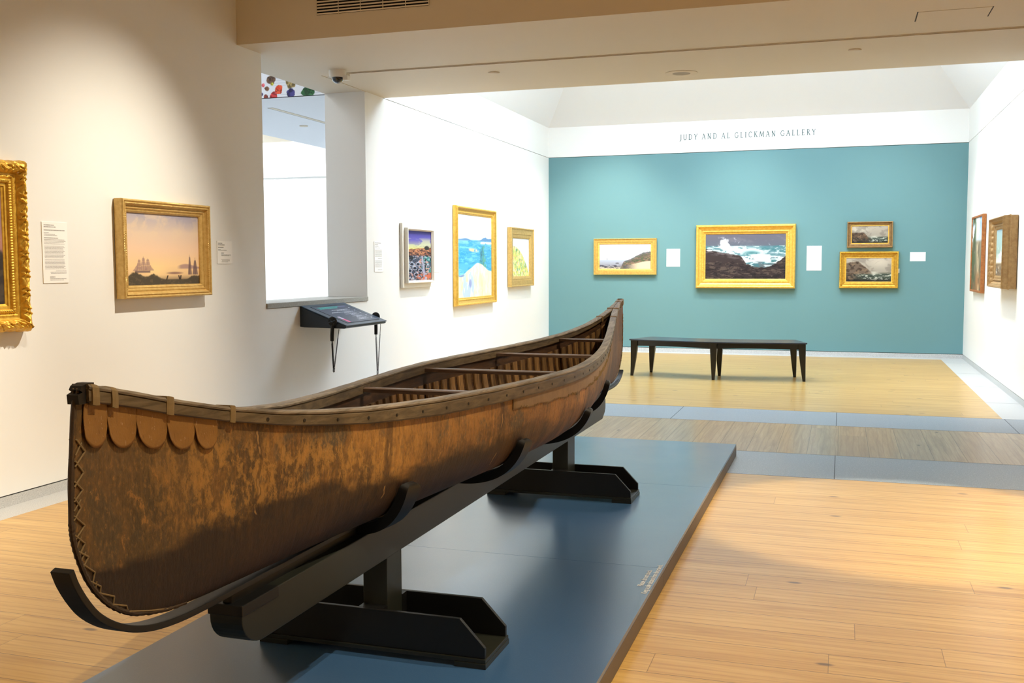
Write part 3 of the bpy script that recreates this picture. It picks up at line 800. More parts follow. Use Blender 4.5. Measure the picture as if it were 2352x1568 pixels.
for a in (-am*.955, am*.955):
    p0, p1 = bp(2.99, a), bp(3.48, a); d = Vector((p1[0]-p0[0], p1[1]-p0[1])).normalized(); nn = Vector((-d.y, d.x))*.012
    m.add([(p0[0]-nn.x, p0[1]-nn.y, .41), (p1[0]-nn.x, p1[1]-nn.y, .41), (p1[0]+nn.x, p1[1]+nn.y, .41), (p0[0]+nn.x, p0[1]+nn.y, .41), (p0[0]-nn.x, p0[1]-nn.y, .478), (p1[0]-nn.x, p1[1]-nn.y, .478), (p1[0]+nn.x, p1[1]+nn.y, .478), (p0[0]+nn.x, p0[1]+nn.y, .478)], [(0, 1, 2, 3), (4, 5, 6, 7), (0, 1, 5, 4), (1, 2, 6, 5), (2, 3, 7, 6), (3, 0, 4, 7)])
m.build('apron', M_bench, bn)
for r_ in (3.475, 3.0):
    for a, fl in ((-am*.955, -1), (0., 0), (am*.955, 1)):
        secs = []
        for i in range(9):
            f = i/8; z = .478*(1-f); h = .046-.028*f**1.3
            rr = r_+(.03*(f-.3)**2*(1 if r_ > 3.2 else -1) if f > .3 else 0)
            c_ = bp(rr, a); cx = c_[0]+fl*(.046-h); cyy = c_[1]
            secs.append([(cx-h, cyy-h, z), (cx+h, cyy-h, z), (cx+h, cyy+h, z), (cx-h, cyy+h, z)])
        m = MB(); m.sweep(secs); m.build('leg', M_bench, bn, bevel=.003)

# ------------------------------------------------------------------ reading kiosk under the opening
KY0, KY1 = 8.61, 9.50
kk = empty('wall_kiosk', (XL, (KY0+KY1)/2, .9)); tag(kk, 'wedge shaped dark blue reading panel fixed under the wall opening', 'kiosk')
def K_(x, y, z): return (x-XL, y-(KY0+KY1)/2, z-.9)
M_kio = plain('dark_blue_metal', rgb(28, 42, 58), .4, var=.05)
M_kiop = plain('slate_panel', rgb(48, 72, 96), .32, var=.05)
hky = (KY1-KY0)/2
m = MB(); m.prism([(0, .014), (0, .205), (.49, .022), (.49, .010), (.47, .002), (.05, .008)], 1, -hky+.005, hky-.005)
m.build('body', M_kio, kk, bevel=.002)
A = Vector((0, 0, .209)); Bv = Vector((.496, 0, .024)); dv = (Bv-A); nv = Vector((-dv.z, 0, dv.x)).normalized()
if nv.z < 0: nv = -nv
def PP(s, t, h=0.): return A+dv*t+Vector((0, -hky+2*hky*s, 0))+nv*h
def pquad(m, s0, s1, t0, t1, h0, h1, k=0):
    v = [PP(a, c, h) for h in (h0, h1) for a, c in ((s0, t0), (s1, t0), (s1, t1), (s0, t1))]
    m.add(v, [(0, 1, 2, 3), (4, 5, 6, 7), (0, 1, 5, 4), (1, 2, 6, 5), (2, 3, 7, 6), (3, 0, 4, 7)], k)
m = MB(); pquad(m, 0, 1, 0, 1.0, 0, .009); m.build('top_panel', M_kiop, kk, bevel=.003)
m = MB(); pquad(m, .12, .91, .115, .9, .009, .0102); m.build('graphic', plain('navy_print', rgb(42, 62, 92), .35, var=.05), kk)
m = MB()
for q in ((.118, .912, .108, .118), (.118, .912, .897, .907), (.112, .118, .108, .907), (.908, .914, .108, .907)): pquad(m, *q, .009, .0108)
m.build('graphic_border', M_felt, kk)
def words(m, s0, s1, t, ht, seed, wl=(.02, .06), gap=.008):
    rnd = random.Random(seed); s = s0
    while s < s1:
        e = min(s1, s+rnd.uniform(*wl)); pquad(m, s, e, t-ht/2, t+ht/2, .0102, .0108); s = e+gap
m = MB(); words(m, .2, .66, .185, .035, 1, (.02, .05)); words(m, .2, .6, .235, .03, 2, (.02, .05)); m.build('title_text', plain('teal_print', rgb(64, 176, 172), .5), kk)
m = MB(); words(m, .67, .83, .185, .03, 3); m.build('side_title', plain('lilac_print', rgb(128, 130, 170), .5), kk)
m = MB()
for a, c, t in ((.37, .755, .33), (.45, .76, .375), (.264, .757, .44), (.5, .757, .485), (.474, .746, .54), (.56, .75, .59), (.52, .743, .65), (.57, .75, .695), (.518, .756, .75), (.504, .757, .80)): words(m, a, c, t, .014, int(t*100))
M_wp = plain('white_print', rgb(216, 220, 236), .5); m.build('body_text', M_wp, kk); m = MB()
for t in (.27, .4, .53, .66, .78): words(m, .835, .86, t, .02, 7)
m.build('line_marks', M_wp, kk)
m = MB(); pquad(m, .185, .24, .62, .73, .0102, .0108, 0); pquad(m, .185, .24, .73, .88, .0102, .0108, 1)
m.build('colour_strip', [plain('pale_print', rgb(208, 200, 230), .5), plain('pink_print', rgb(226, 96, 150), .5)], kk)

def handset(y, side, zb_, lab):
    h = empty('audio_handset', (-4.578, y, .971)); tag(h, lab, 'handset', 'handsets on the reading kiosk')
    d = side
    MB().lathe([(0, -.014), (.036, -.014), (.044, -.008), (.045, .006), (.038, .014), (.0, .016)], (0, 0, 0), 1, 28, 0, d).build('earpiece', M_felt, h, True)
    m = MB()
    for a in (.3, 1.35, 2.4):
        m.box(-.0, .0, 0, 0, 0, 0) if False else m.tube([(-.034*cos(a), d*.0165, -.034*sin(a)), (.034*cos(a), d*.0165, .034*sin(a))], .0015, 5)
    m.build('slots', M_kiop, h)
    m = MB(); m.tube([(0, 0, -.03), (-.001, d*.004, -.08), (-.003, d*.008, -.13), (-.004, d*.008, -.186)], [.016, .0175, .0175, .0165], 12); m.build('handle', M_felt, h, True)
    # coiled cord hanging in a loop
    P = []; n = 900; zl = zb_-.971
    for i in range(n+1):
        f = i/n
        if f < .5: c = Vector((-.004+.014*f*2, d*.008, -.186+(zl+.186)*(f*2)))
        else: c = Vector((.010+.05*((f-.5)*2), d*(.008-.02*(f-.5)*2), zl+(-.075-zl)*((f-.5)*2)))
        bnd = max(0, 1-abs(f-.5)/.05); c.x += .018*sin((f-.5)*40)*bnd*.3; c.z -= .012*bnd
        a = f*2*PI*75; rr = .0075 if .04 < f < .5 else (.0045 if f < .9 else .0012)
        P.append(c+Vector((rr*cos(a), rr*sin(a), 0)))
    m = MB(); m.tube(P, .0028, 5); m.build('coiled_cord', M_felt, h, True)
    m = MB(); m.tube([(-.03, -d*.006, -.035), (-.03, -d*.02, -.035)], .006, 8); m.build('hanger_peg', M_kiop, h)
handset(KY0-.018, -1, .50, 'black audio handset on the near side of the kiosk, cord hanging below')
handset(KY1+.03, 1, .368, 'black audio handset on the far side of the kiosk, partly behind the panel')

# ------------------------------------------------------------------ paintings (all oil colour is vertex colour of the canvas)
def vnoise(x, y, seed=0):
    xi = np.floor(x).astype(int); yi = np.floor(y).astype(int); fx = x-xi; fy = y-yi
    fx = fx*fx*(3-2*fx); fy = fy*fy*(3-2*fy)
    def h(a, b_):
        n = (a*374761393+b_*668265263+seed*974711) & 0x7fffffff; n = ((n ^ (n >> 13))*1274126177) & 0x7fffffff
        return ((n ^ (n >> 16)) & 0xffff)/65535.
    return (h(xi, yi)*(1-fx)+h(xi+1, yi)*fx)*(1-fy)+(h(xi, yi+1)*(1-fx)+h(xi+1, yi+1)*fx)*fy
def fbm(x, y, s=1., o=7, seed=0, g=.56):
    x = x*s+seed*3.71; y = y*s-seed*2.13
    wx_ = vnoise(x*.9+5.2, y*.9+1.3, seed+301)-.5; wy_ = vnoise(x*.9-3.1, y*.9+7.7, seed+302)-.5
    x = x+.7*wx_; y = y+.7*wy_; r = 0; a = 1; t = 0
    for i in range(o):
        r = r+a*vnoise(x, y, seed+i*17); t += a; a *= g
        x, y = 1.97*(.80*x-.60*y)+1.7, 1.97*(.60*x+.80*y)-2.3
    return (r/t-.5)*1.25+.5
def sm(v, a, b_):
    t = np.clip((v-a)/(b_-a), 0, 1); return t*t*(3-2*t)
class Pic:
    def __init__(s, w, h, nx):
        s.nx = nx; s.ny = max(8, int(nx*h/w)); s.w = w; s.h = h
        X, Y = np.meshgrid(np.linspace(0, 1, s.nx+1), np.linspace(0, 1, s.ny+1)); s.X = X; s.Y = Y; s.ax = X*w/h; s.c = np.zeros(X.shape+(3,))
    def lay(s, col, m=1.):
        col = np.asarray(col, float)/255 if not isinstance(col, np.ndarray) or col.ndim < 3 else col
        m = np.asarray(m, float)[..., None] if np.ndim(m) else m
        s.c = s.c*(1-m)+col*m; return s
    def grad(s, stops):
        ps = [p for p, _ in stops]
        return np.stack([np.interp(s.Y, ps, [c[i]/255 for _, c in stops]) for i in range(3)], -1)
    def f(s, k=1., sy=1., seed=0, o=7): return fbm(s.ax*k, s.Y*k*sy, 1., o, seed)
    def build(s, parent, d, name='canvas'):
        V = [(-s.w/2+s.w*x, -d, -s.h/2+s.h*y) for x, y in zip(s.X.ravel(), s.Y.ravel())]
        n = s.nx+1; F = [(j*n+i, j*n+i+1, (j+1)*n+i+1, (j+1)*n+i) for j in range(s.ny) for i in range(s.nx)]
        o = mesh(name, V, F, M_canvas, parent)
        at = o.data.color_attributes.new('Col', 'FLOAT_COLOR', 'POINT')
        c = np.ones((len(V), 4)); c[:, :3] = lin(np.clip(s.c, 0, 1)).reshape(-1, 3)
        at.data.foreach_set('color', c.ravel()); return o

def frame_sweep(w, h, prof, seg=1, disp=None):
    """prof: (t in from the outer edge, out from wall)"""
    V = []; F = []; n = len(prof)
    cs = [(-w/2, -h/2), (w/2, -h/2), (w/2, h/2), (-w/2, h/2)]
    for k in range(4):
        (xa, za), (xb, zb_) = cs[k], cs[(k+1) % 4]
        dx, dz = (xb-xa), (zb_-za); ln = math.hypot(dx, dz); ux, uz = dx/ln, dz/ln; nx_, nz_ = -uz, ux
        base = len(V)
        N_ = max(1, int(ln/seg)) if seg < 1 else 1
        for i in range(N_+1):
            f = i/N_
            for (t, o_) in prof:
                l = t+(ln-2*t)*f
                tt_, oo = (t, o_) if disp is None else disp(l, t, o_, ln, k)
                V.append((xa+ux*l+nx_*tt_, -oo, za+uz*l+nz_*tt_))
        for i in range(N_):
            for j in range(n-1):
                F.append((base+i*n+j, base+(i+1)*n+j, base+(i+1)*n+j+1, base+i*n+j+1))
    return V, F
def side(wall):
    return {'L': (PI/2, lambda a, c, z: (XL, (a+c)/2, z)), 'B': (0, lambda a, c, z: ((a+c)/2, YB, z)), 'R': (-PI/2, lambda a, c, z: (XR, (a+c)/2, z))}[wall]
def painting(wall, a, c, z0, z1, prof, mat, fw, cd, painter, label, group=None, nx=170, seg=1, disp=None, liner=None, extra=None, backd=None, kind='framed_painting', smooth=False):
    """a..c along the wall, z0..z1 up, fw frame width, cd canvas depth"""
    rz, pos = side(wall); w = c-a; h = z1-z0
    e = empty(kind, pos(a, c, (z0+z1)/2), rz); tag(e, label, 'painting', group)
    V, F = frame_sweep(w, h, prof, seg, disp)
    o = mesh('frame', V, F, mat, e, smooth=smooth)
    if smooth:
        bm = bmesh.new(); bm.from_mesh(o.data); bmesh.ops.remove_doubles(bm, verts=bm.verts, dist=1e-6); bm.to_mesh(o.data); bm.free()
        try: o.data.set_sharp_from_angle(angle=math.radians(50))
        except Exception: pass
    if liner:
        lw, lm, ld = liner; V, F = frame_sweep(w-2*(fw-lw), h-2*(fw-lw), [(0, ld), (lw*.5, ld+.002), (lw, ld-.004), (lw, cd-.002)]); mesh('liner', V, F, lm, e)
    pc = Pic(w-2*fw, h-2*fw, nx); painter(pc); pc.build(e, cd)
    bd = backd if backd is not None else .012
    MB().box(-w/2+fw*.9, w/2-fw*.9, -cd+.002, -bd, -h/2+fw*.9, h/2-fw*.9).build('backing_board', M_back, e)
    if extra: extra(e, w, h)
    return e
def molding(fw, d, style='cove'):
    if style == 'cove':
        return [(0, .006), (0, d*.55), (.004, d*.8), (fw*.1, d*.98), (fw*.2, d), (fw*.27, d*.92), (fw*.3, d*.78), (fw*.42, d*.62), (fw*.58, d*.5), (fw*.66, d*.5), (fw*.7, d*.58), (fw*.78, d*.56), (fw*.84, d*.44), (fw*.94, d*.42), (fw, d*.36), (fw, d*.2)]
    if style == 'flat':
        return [(0, .006), (0, d*.9), (.004, d), (fw*.10, d), (fw*.14, d*.84), (fw*.6, d*.8), (fw*.64, d*.66), (fw*.72, d*.7), (fw*.9, d*.62), (fw, d*.5), (fw, d*.2)]
    if style == 'thin':
        return [(0, .004), (0, d*.9), (.003, d), (fw*.8, d), (fw, d*.8), (fw, d*.2)]
    if style == 'deep':
        return [(0, .006), (0, d*.45), (-.006, d*.5), (-.006, d*.56), (.002, d*.62), (.002, d*.9), (.01, d), (fw*.12, d), (fw*.16, d*.92), (fw*.5, d*.6), (fw*.54, d*.6), (fw*.58, d*.68), (fw*.68, d*.68), (fw*.72, d*.6), (fw*.86, d*.6), (fw, d*.54), (fw, d*.2)]
def beads(amp, per, lo, hi, fw):
    def f(l, t, o_, ln, k):
        if lo*fw < t < hi*fw: o_ += amp*abs(sin(PI*l/per))
        return t, o_
    return f
def dense(prof, n):
    """resample a profile finely"""
    P = np.array(prof); d = np.r_[0, np.cumsum(np.hypot(*np.diff(P, axis=0).T))]; s = np.linspace(0, d[-1], n)
    return [(float(np.interp(v, d, P[:, 0])), float(np.interp(v, d, P[:, 1]))) for v in s]

# painters: X right, Y up, 0..1
def p_dusk(p):
    p.lay(p.grad([(0, (70, 60, 62)), (.25, (96, 78, 76)), (.4, (150, 108, 96)), (.55, (168, 122, 112)), (.75, (138, 112, 116)), (1, (116, 104, 116))]))
    p.lay((186, 132, 110), sm(p.f(3, 4, 2), .5, .7)*.4*sm(p.Y, .3, .45))
    tr = .30+.22*(p.f(5, 0, 5)-.5)+.08*sm(p.X, .5, 1)*(1+p.f(14, 0, 9))
    p.lay((52, 46, 42), 1-sm(p.Y, tr-.02, tr+.03)); p.lay((84, 72, 58), (1-sm(p.Y, tr-.06, tr))*sm(p.f(16, 1, 8), .5, .65)*.6)
def p_harbour(p):
    p.lay(p.grad([(0, (86, 70, 56)), (.14, (226, 190, 140)), (.27, (240, 202, 150)), (.5, (232, 196, 164)), (.75, (214, 190, 170)), (1, (168, 160, 172))]))
    p.lay((226, 200, 164), sm(p.f(3.5, 1.5, 3), .45, .7)*.5*sm(p.Y, .5, .9))
    p.lay((150, 146, 166), sm(p.f(4, 1.2, 21), .5, .7)*.5*sm(p.Y, .72, 1))
    p.lay((250, 214, 150), np.exp(-((p.X-.38)**2/.02+(p.Y-.2)**2/.01))*.6)
    isl = np.exp(-((p.X-.8)**2/.02))*.05+.245; p.lay((176, 142, 130), (1-sm(p.Y, isl-.01, isl+.01))*sm(p.Y, .215, .24)*sm(p.X, .66, .74))
    def sail(cx, y0, y1, wd, col, a=.8):
        m = sm(p.Y, y0, y0+.02)*(1-sm(p.Y, y1-.02, y1)); w_ = wd*(1-(p.Y-y0)/(y1-y0)*.75); p.lay(col, m*(1-sm(np.abs(p.X-cx), w_*.7, w_))*a)
    nz = (p.f(30, 1, 77)-.5)*.02
    for cx, z0, z1, wb, wt, sk in ((.155, .215, .262, .040, .034, 0), (.155, .268, .312, .032, .026, 0), (.158, .317, .352, .023, .015, 0), (.212, .21, .27, .044, .036, 0), (.213, .276, .328, .034, .026, 0), (.215, .333, .38, .024, .014, 0), (.268, .212, .268, .038, .032, 0), (.27, .274, .325, .030, .022, 0), (.271, .33, .36, .02, .012, 0), (.105, .2, .29, .035, .004, .03), (.318, .205, .28, .03, .006, -.02)):
        t_ = np.clip((p.Y-z0)/(z1-z0), 0, 1); hw2 = wb+(wt-wb)*t_; m_ = sm(p.Y, z0-.006, z0+.004)*(1-sm(p.Y, z1-.004, z1+.006))*(1-sm(np.abs(p.X-cx-sk*t_+nz), hw2-.006, hw2+.004)); p.lay((146, 114, 110), m_*.62)
    for cx, y1 in ((.156, .375), (.213, .41), (.27, .385)): p.lay((120, 92, 90), (1-sm(np.abs(p.X-cx), .002, .005))*sm(p.Y, .2, .21)*(1-sm(p.Y, y1-.02, y1))*.6)
    p.lay((104, 82, 84), (1-sm(np.abs(p.X-.2), .09, .11))*(1-sm(np.abs(p.Y-.19), .012, .02))*.8)
    for cx, y1, wd, a in ((.86, .41, .035, .7), (.855, .45, .006, .9), (.94, .36, .05, .75), (.94, .4, .005, .9)): sail(cx, .13, y1, wd, (98, 76, 80), a)
    p.lay((120, 84, 78), np.clip(1-((p.X-.64)**2/.018+(p.Y-.165)**2/.0005), 0, 1)*.85)
    rk = .075+.10*np.exp(-(p.X-.1)**2/.012)*(.8+.5*p.f(20, 1, 6))+.075*np.exp(-(p.X-.34)**2/.008)*(.7+.6*p.f(24, 1, 9))+.07*sm(p.X, .8, .9)*p.f(18, 0, 4)
    p.lay((76, 66, 50), 1-sm(p.Y, rk-.012, rk+.012)); p.lay((112, 94, 68), (1-sm(p.Y, rk-.02, rk))*sm(p.f(18, 2, 12), .5, .7)*.6)
    for cx, lean in ((.53, .3), (.70, -.2), (.722, .15)): p.lay((60, 46, 38), (1-sm(np.abs(p.X-cx-lean*(p.Y-.1)), .006, .012))*(1-sm(np.abs(p.Y-.1), .026, .036)))
def p_modern(p):
    n = p.f(3, 3, 2)
    p.lay(p.grad([(0, (70, 70, 88)), (.55, (120, 90, 90)), (.62, (232, 222, 110)), (.72, (150, 150, 160)), (.82, (92, 84, 170)), (1, (62, 56, 130))]))
    p.lay((208, 214, 150), sm(p.f(2.2, 6, 8), .5, .66)*.6*sm(p.Y, .62, .7)*(1-sm(p.Y, .8, .9)))
    hill = .60+.06*p.X+.03*n; ml = (1-sm(p.Y, hill-.008, hill+.008)); p.lay((120, 74, 60), ml)
    p.lay((206, 140, 96), ml*sm(p.f(9, 5, 5), .5, .58)*.8); p.lay((30, 32, 42), ml*sm(p.f(12, 6, 15), .56, .62))
    p.lay((40, 40, 40), (1-sm(np.hypot((p.X-.82)/.12, (p.Y-.66)/.05), .7, 1.)))
    sea = .50; ms = 1-sm(p.Y, sea-.01, sea+.01); p.lay((58, 66, 86), ms)
    p.lay((46, 128, 124), ms*sm(p.X, .5, .7)*sm(p.f(8, 3, 3), .42, .55)); p.lay((180, 190, 204), ms*sm(p.f(13, 3, 31), .55, .6)*.8)
    p.lay((214, 150, 132), ms*sm(p.f(10, 4, 44), .6, .64)*.8); p.lay((22, 24, 36), ms*sm(p.f(12, 2, 60), .6, .66))
    pth = .62+.22*(.5-p.Y); p.lay((158, 154, 176), ms*(1-sm(np.abs(p.X-pth), .02+.05*(.5-p.Y), .03+.07*(.5-p.Y))))
    for cx, cy_2 in ((.12, .2), (.32, .25), (.38, .12), (.2, .33), (.55, .2), (.45, .33)): p.lay((170, 176, 198), (1-sm(np.hypot((p.X-cx)/.1, (p.Y-cy_2)/.045), .8, 1.))); p.lay((26, 30, 48), (1-sm(np.hypot((p.X-cx)/.075, (p.Y-cy_2+.004)/.03), .8, 1.)))
    cr_ = .10+.05*p.X; p.lay((190, 96, 66), (1-sm(p.Y, cr_-.02, cr_+.02))*sm(p.X, .3, .5)*sm(p.f(9, 3, 71), .35, .5))
def p_island(p):
    p.lay(p.grad([(0, (236, 226, 200)), (.3, (90, 176, 208)), (.55, (70, 160, 204)), (.68, (112, 178, 214)), (.72, (236, 242, 246)), (1, (226, 238, 248))]))
    st = p.f(5, 9, 4); ms = 1-sm(p.Y, .695, .705); p.lay((40, 140, 190), ms*sm(st, .5, .65)*.6); p.lay((130, 206, 226), ms*sm(p.f(7, 8, 14), .55, .68)*.6)
    tl = .705+.02*np.sin(p.X*9)*sm(p.X, .05, .3)+.03*sm(p.X, .5, .8)*p.f(9, 0, 7); p.lay((92, 134, 176), (1-sm(p.Y, tl-.005, tl+.004))*sm(p.Y, .68, .70))
    p.lay((240, 240, 232), (1-sm(np.abs(p.Y-.67), .008, .018))*sm(p.X, .6, .7)*sm(p.f(12, 2, 3), .4, .5))
    p.lay((222, 196, 160), np.clip(1-np.hypot((p.X-.45)/.2, (p.Y-.575+.04*(p.X-.45))/.03), 0, 1)*1.6*sm(p.f(18, 3, 6), .3, .5))
    for i, cx in enumerate((.72, .70, .76, .68)):
        w_ = (.10-(p.Y-.36)*.26)*(1+.5*(p.f(26, 1, 30+i)-.5)); m = (1-sm(np.abs(p.X-cx), w_*.5, w_))*sm(p.Y, .32, .37)*(1-sm(p.Y, .62, .66)); p.lay([(64, 130, 128), (54, 112, 132), (92, 158, 140), (70, 146, 168)][i], m*sm(p.f(30, 1, 40+i), .42, .5))
    cl = .30+.11*np.exp(-((p.X-.6)**2)/.05)+.02*p.f(8, 0, 9)-.05*(1-sm(p.X, .05, .35)); mc = 1-sm(p.Y, cl-.008, cl+.008)
    p.lay((240, 222, 188), mc); p.lay((200, 216, 160), mc*sm(p.f(7, .7, 12), .52, .6)*.7); p.lay((176, 196, 228), mc*sm(p.f(8, .6, 52), .56, .63)*(1-sm(p.X, .4, .7)))
    p.lay((250, 238, 214), mc*sm(p.f(22, .4, 22), .55, .62)*.8); p.lay((128, 138, 190), mc*(1-sm(np.hypot((p.X-.36)/.05, (p.Y-.17)/.07), .5, 1))*.8)
    p.lay((98, 128, 186), mc*(1-sm(np.hypot((p.X-.1)/.12, (p.Y-.27)/.03), .5, 1))*.9)
def p_hill(p):
    p.lay(p.grad([(0, (222, 236, 246)), (1, (232, 240, 250))])); hl_ = .78-.72*p.X**2.1+.03*p.f(9, 1, 3); m = 1-sm(p.Y, hl_-.01, hl_+.01)
    p.lay((236, 228, 120), m); p.lay((176, 206, 110), m*sm(p.f(14, 1, 5), .48, .58)*.8); p.lay((250, 246, 214), m*sm(p.f(18, .7, 8), .56, .62)*.9); p.lay((222, 178, 130), m*sm(p.f(20, 1, 18), .6, .66)*.7); p.lay((120, 168, 128), m*sm(p.f(16, 1, 38), .62, .7)*.8)
def p_coast(p):
    p.lay(p.grad([(0, (206, 190, 158)), (.12, (150, 150, 160)), (.36, (176, 186, 204)), (.37, (214, 220, 232)), (.6, (226, 230, 236)), (1, (236, 236, 236))]))
    p.lay((196, 200, 206), sm(p.f(2.5, 2, 4), .5, .7)*.35*sm(p.Y, .5, .8))
    hl_ = .30+.40*sm(p.X, .42, 1.)*(.8+.4*p.f(6, 0, 5))-.45*(1-sm(p.X, .34, .5)); m = (1-sm(p.Y, hl_-.02, hl_+.02))
    p.lay((104, 92, 82), m); p.lay((78, 94, 66), m*sm(p.f(12, 2, 8), .5, .6)); p.lay((150, 118, 98), m*sm(p.f(10, 3, 12), .55, .62)*.8); p.lay((110, 112, 140), m*sm(p.Y, hl_-.12, hl_)*.5)
    p.lay((76, 74, 84), (1-sm(p.Y, .14, .18))*sm(p.f(7, 5, 22), .44, .55)*(1-sm(p.X, .5, .9))); p.lay((226, 206, 176), (1-sm(p.Y, .1+.2*sm(p.X, .4, 1), .14+.2*sm(p.X, .4, 1)))*sm(p.X, .45, .8)*.9)
    p.lay((44, 36, 36), (1-sm(np.hypot((p.X-.35)/.045, (p.Y-.235)/.022), .6, 1))); p.lay((120, 120, 130), (1-sm(np.abs(p.X-.15), .003, .008))*sm(p.Y, .36, .37)*(1-sm(p.Y, .43, .45)))
def p_storm(p):
    p.lay(p.grad([(0, (60, 54, 54)), (.55, (120, 150, 160)), (.72, (84, 128, 138)), (.75, (98, 104, 118)), (1, (104, 100, 112))]))
    p.lay((132, 128, 138), sm(p.f(3, 2, 3), .5, .7)*.4*sm(p.Y, .75, .85))
    ms = (1-sm(p.Y, .735, .745)); p.lay((62, 118, 126), ms*sm(p.f(6, 5, 6), .48, .6)*.7); p.lay((206, 220, 224), ms*sm(p.f(7, 4, 16), .56, .62)*.8)
    wv = np.exp(-((p.Y-.62+.12*(p.X-.5))**2)/.006)*sm(p.X, .2, .3)*(1-sm(p.X, .66, .78)); p.lay((232, 238, 240), np.clip(wv*1.5*sm(p.f(9, 2, 8), .3, .5), 0, 1))
    pl_ = np.exp(-(((p.X-.22-.1*(p.Y-.7))**2)/.004+((p.Y-.78)**2)/.014)); pl_ = np.maximum(pl_, .9*np.exp(-(((p.X-.27)**2)/.006+((p.Y-.70)**2)/.008))); p.lay((236, 239, 242), sm(pl_+1.1*(p.f(11, 1, 28)-.5), .25, .6)*sm(p.Y, .6, .66)*(1-sm(p.Y, .9, .96)))
    p.lay((40, 104, 112), np.exp(-((p.X-.58)**2/.012+(p.Y-.58)**2/.003))*.8)
    fo = (1-sm(np.abs(p.Y-.42+.05*np.sin(p.X*7)), .06, .1))*sm(p.X, .38, .46); p.lay((236, 240, 242), np.clip(fo*1.2*sm(p.f(8, 2, 33), .28, .45), 0, 1))
    r1 = .64-.34*p.X+.05*p.f(7, 1, 9); r1 = r1-.8*sm(p.X, .42, .75); m = (1-sm(p.Y, r1-.012, r1+.012)); p.lay((58, 48, 48), m); p.lay((112, 102, 104), m*sm(p.Y, r1-.12, r1-.04)*sm(p.f(9, 5, 10), .45, .6)*.8)
    r2 = .34+.07*np.sin(p.X*5+1)+.12*(p.f(8, 1, 19)-.5)+.18*sm(p.X, .8, 1); m = 1-sm(p.Y, r2-.012, r2+.012); p.lay((56, 46, 46), m); p.lay((98, 84, 76), m*sm(p.f(9, 4, 12), .54, .62)*.7); p.lay((30, 25, 28), m*sm(p.f(12, 3, 44), .55, .62)*.7)
    p.lay((226, 226, 226), (1-sm(np.hypot((p.X-.05)/.05, (p.Y-.64)/.025), .6, 1))*.9)
def p_cliff(p, flip=False, g=(1, 1, 1)):
    p.lay(p.grad([(0, (74, 78, 70)), (.35, (112, 112, 100)), (.42, (160, 152, 138)), (1, (178, 168, 154))]))
    p.lay((206, 196, 178), np.exp(-((p.X-(.75 if flip else .15))**2/.06+(p.Y-.85)**2/.06))*.8); p.lay((120, 112, 104), sm(p.f(3, 1.5, 7), .5, .7)*.5)
    if flip: hl_ = .86-1.6*np.abs(p.X-.27)*(p.X > .27)-.25*(.27-p.X)*(p.X < .27)+.06*(p.f(8, 1, 4)-.5)
    else: hl_ = .62-.28*sm(p.X, .3, .5)-.2*sm(p.X, .35, .75)+.05*(p.f(10, 1, 4)-.5)
    m = 1-sm(p.Y, hl_-.03, hl_+.03); p.lay((104, 88, 74) if flip else (86, 66, 50), m*.9); p.lay((60, 48, 40), m*sm(p.f(9, 2, 8), .5, .62)*.8); p.lay((140, 116, 92), m*sm(p.f(7, 1, 18), .58, .66)*.6)
    ms = 1-sm(p.Y, .30, .36); sw = sm(p.X, .1 if flip else .4, .4 if flip else .6); p.lay((62, 74, 64), ms*sw*.9); p.lay((206, 208, 194), ms*sw*sm(p.f(7, 3, 9), .53, .62)*.85); p.lay((38, 46, 42), ms*sm(p.f(8, 4, 23), .55, .64)*.8)
    p.lay((226, 222, 208), np.exp(-((p.X-.62)**2/.01+(p.Y-.36)**2/.004))*.7)
    p.lay((34, 32, 30), (1-sm(p.Y, .03, .16))*.7)
def p_woods(p):
    p.lay(p.grad([(0, (140, 104, 66)), (.2, (120, 106, 80)), (.5, (138, 128, 104)), (.66, (150, 138, 118)), (.7, (200, 214, 232)), (1, (140, 170, 216))]))
    p.lay((236, 240, 246), sm(p.f(4, 1, 4), .42, .6)*sm(p.Y, .66, .75)); p.lay((80, 94, 64), sm(p.f(6, 1, 7), .46, .58)*(1-sm(p.X, .2, .5)))
    m = (1-sm(np.abs(p.X-.45-.25*(1-p.Y)), .06, .13))*sm(p.f(6, .5, 9), .38, .5)*(1-sm(p.Y, .86, .95)); p.lay((216, 196, 158), m*.8)
    p.lay((176, 120, 74), np.exp(-((p.X-.65)**2/.05+(p.Y-.14)**2/.01))*.8); p.lay((86, 76, 60), sm(p.f(9, .7, 29), .54, .64)*(1-sm(p.Y, .6, .7))*.6)
def p_sea(p):
    p.lay(p.grad([(0, (126, 104, 80)), (.25, (140, 122, 96)), (.3, (226, 226, 216)), (.5, (150, 176, 168)), (.75, (156, 184, 182)), (1, (150, 178, 186))])); p.lay((232, 234, 226), sm(p.f(5, 2, 5), .54, .64)*(1-sm(p.Y, .5, .7))*.8); p.lay((96, 84, 70), sm(p.f(7, 3, 9), .52, .6)*(1-sm(p.Y, .2, .28)))

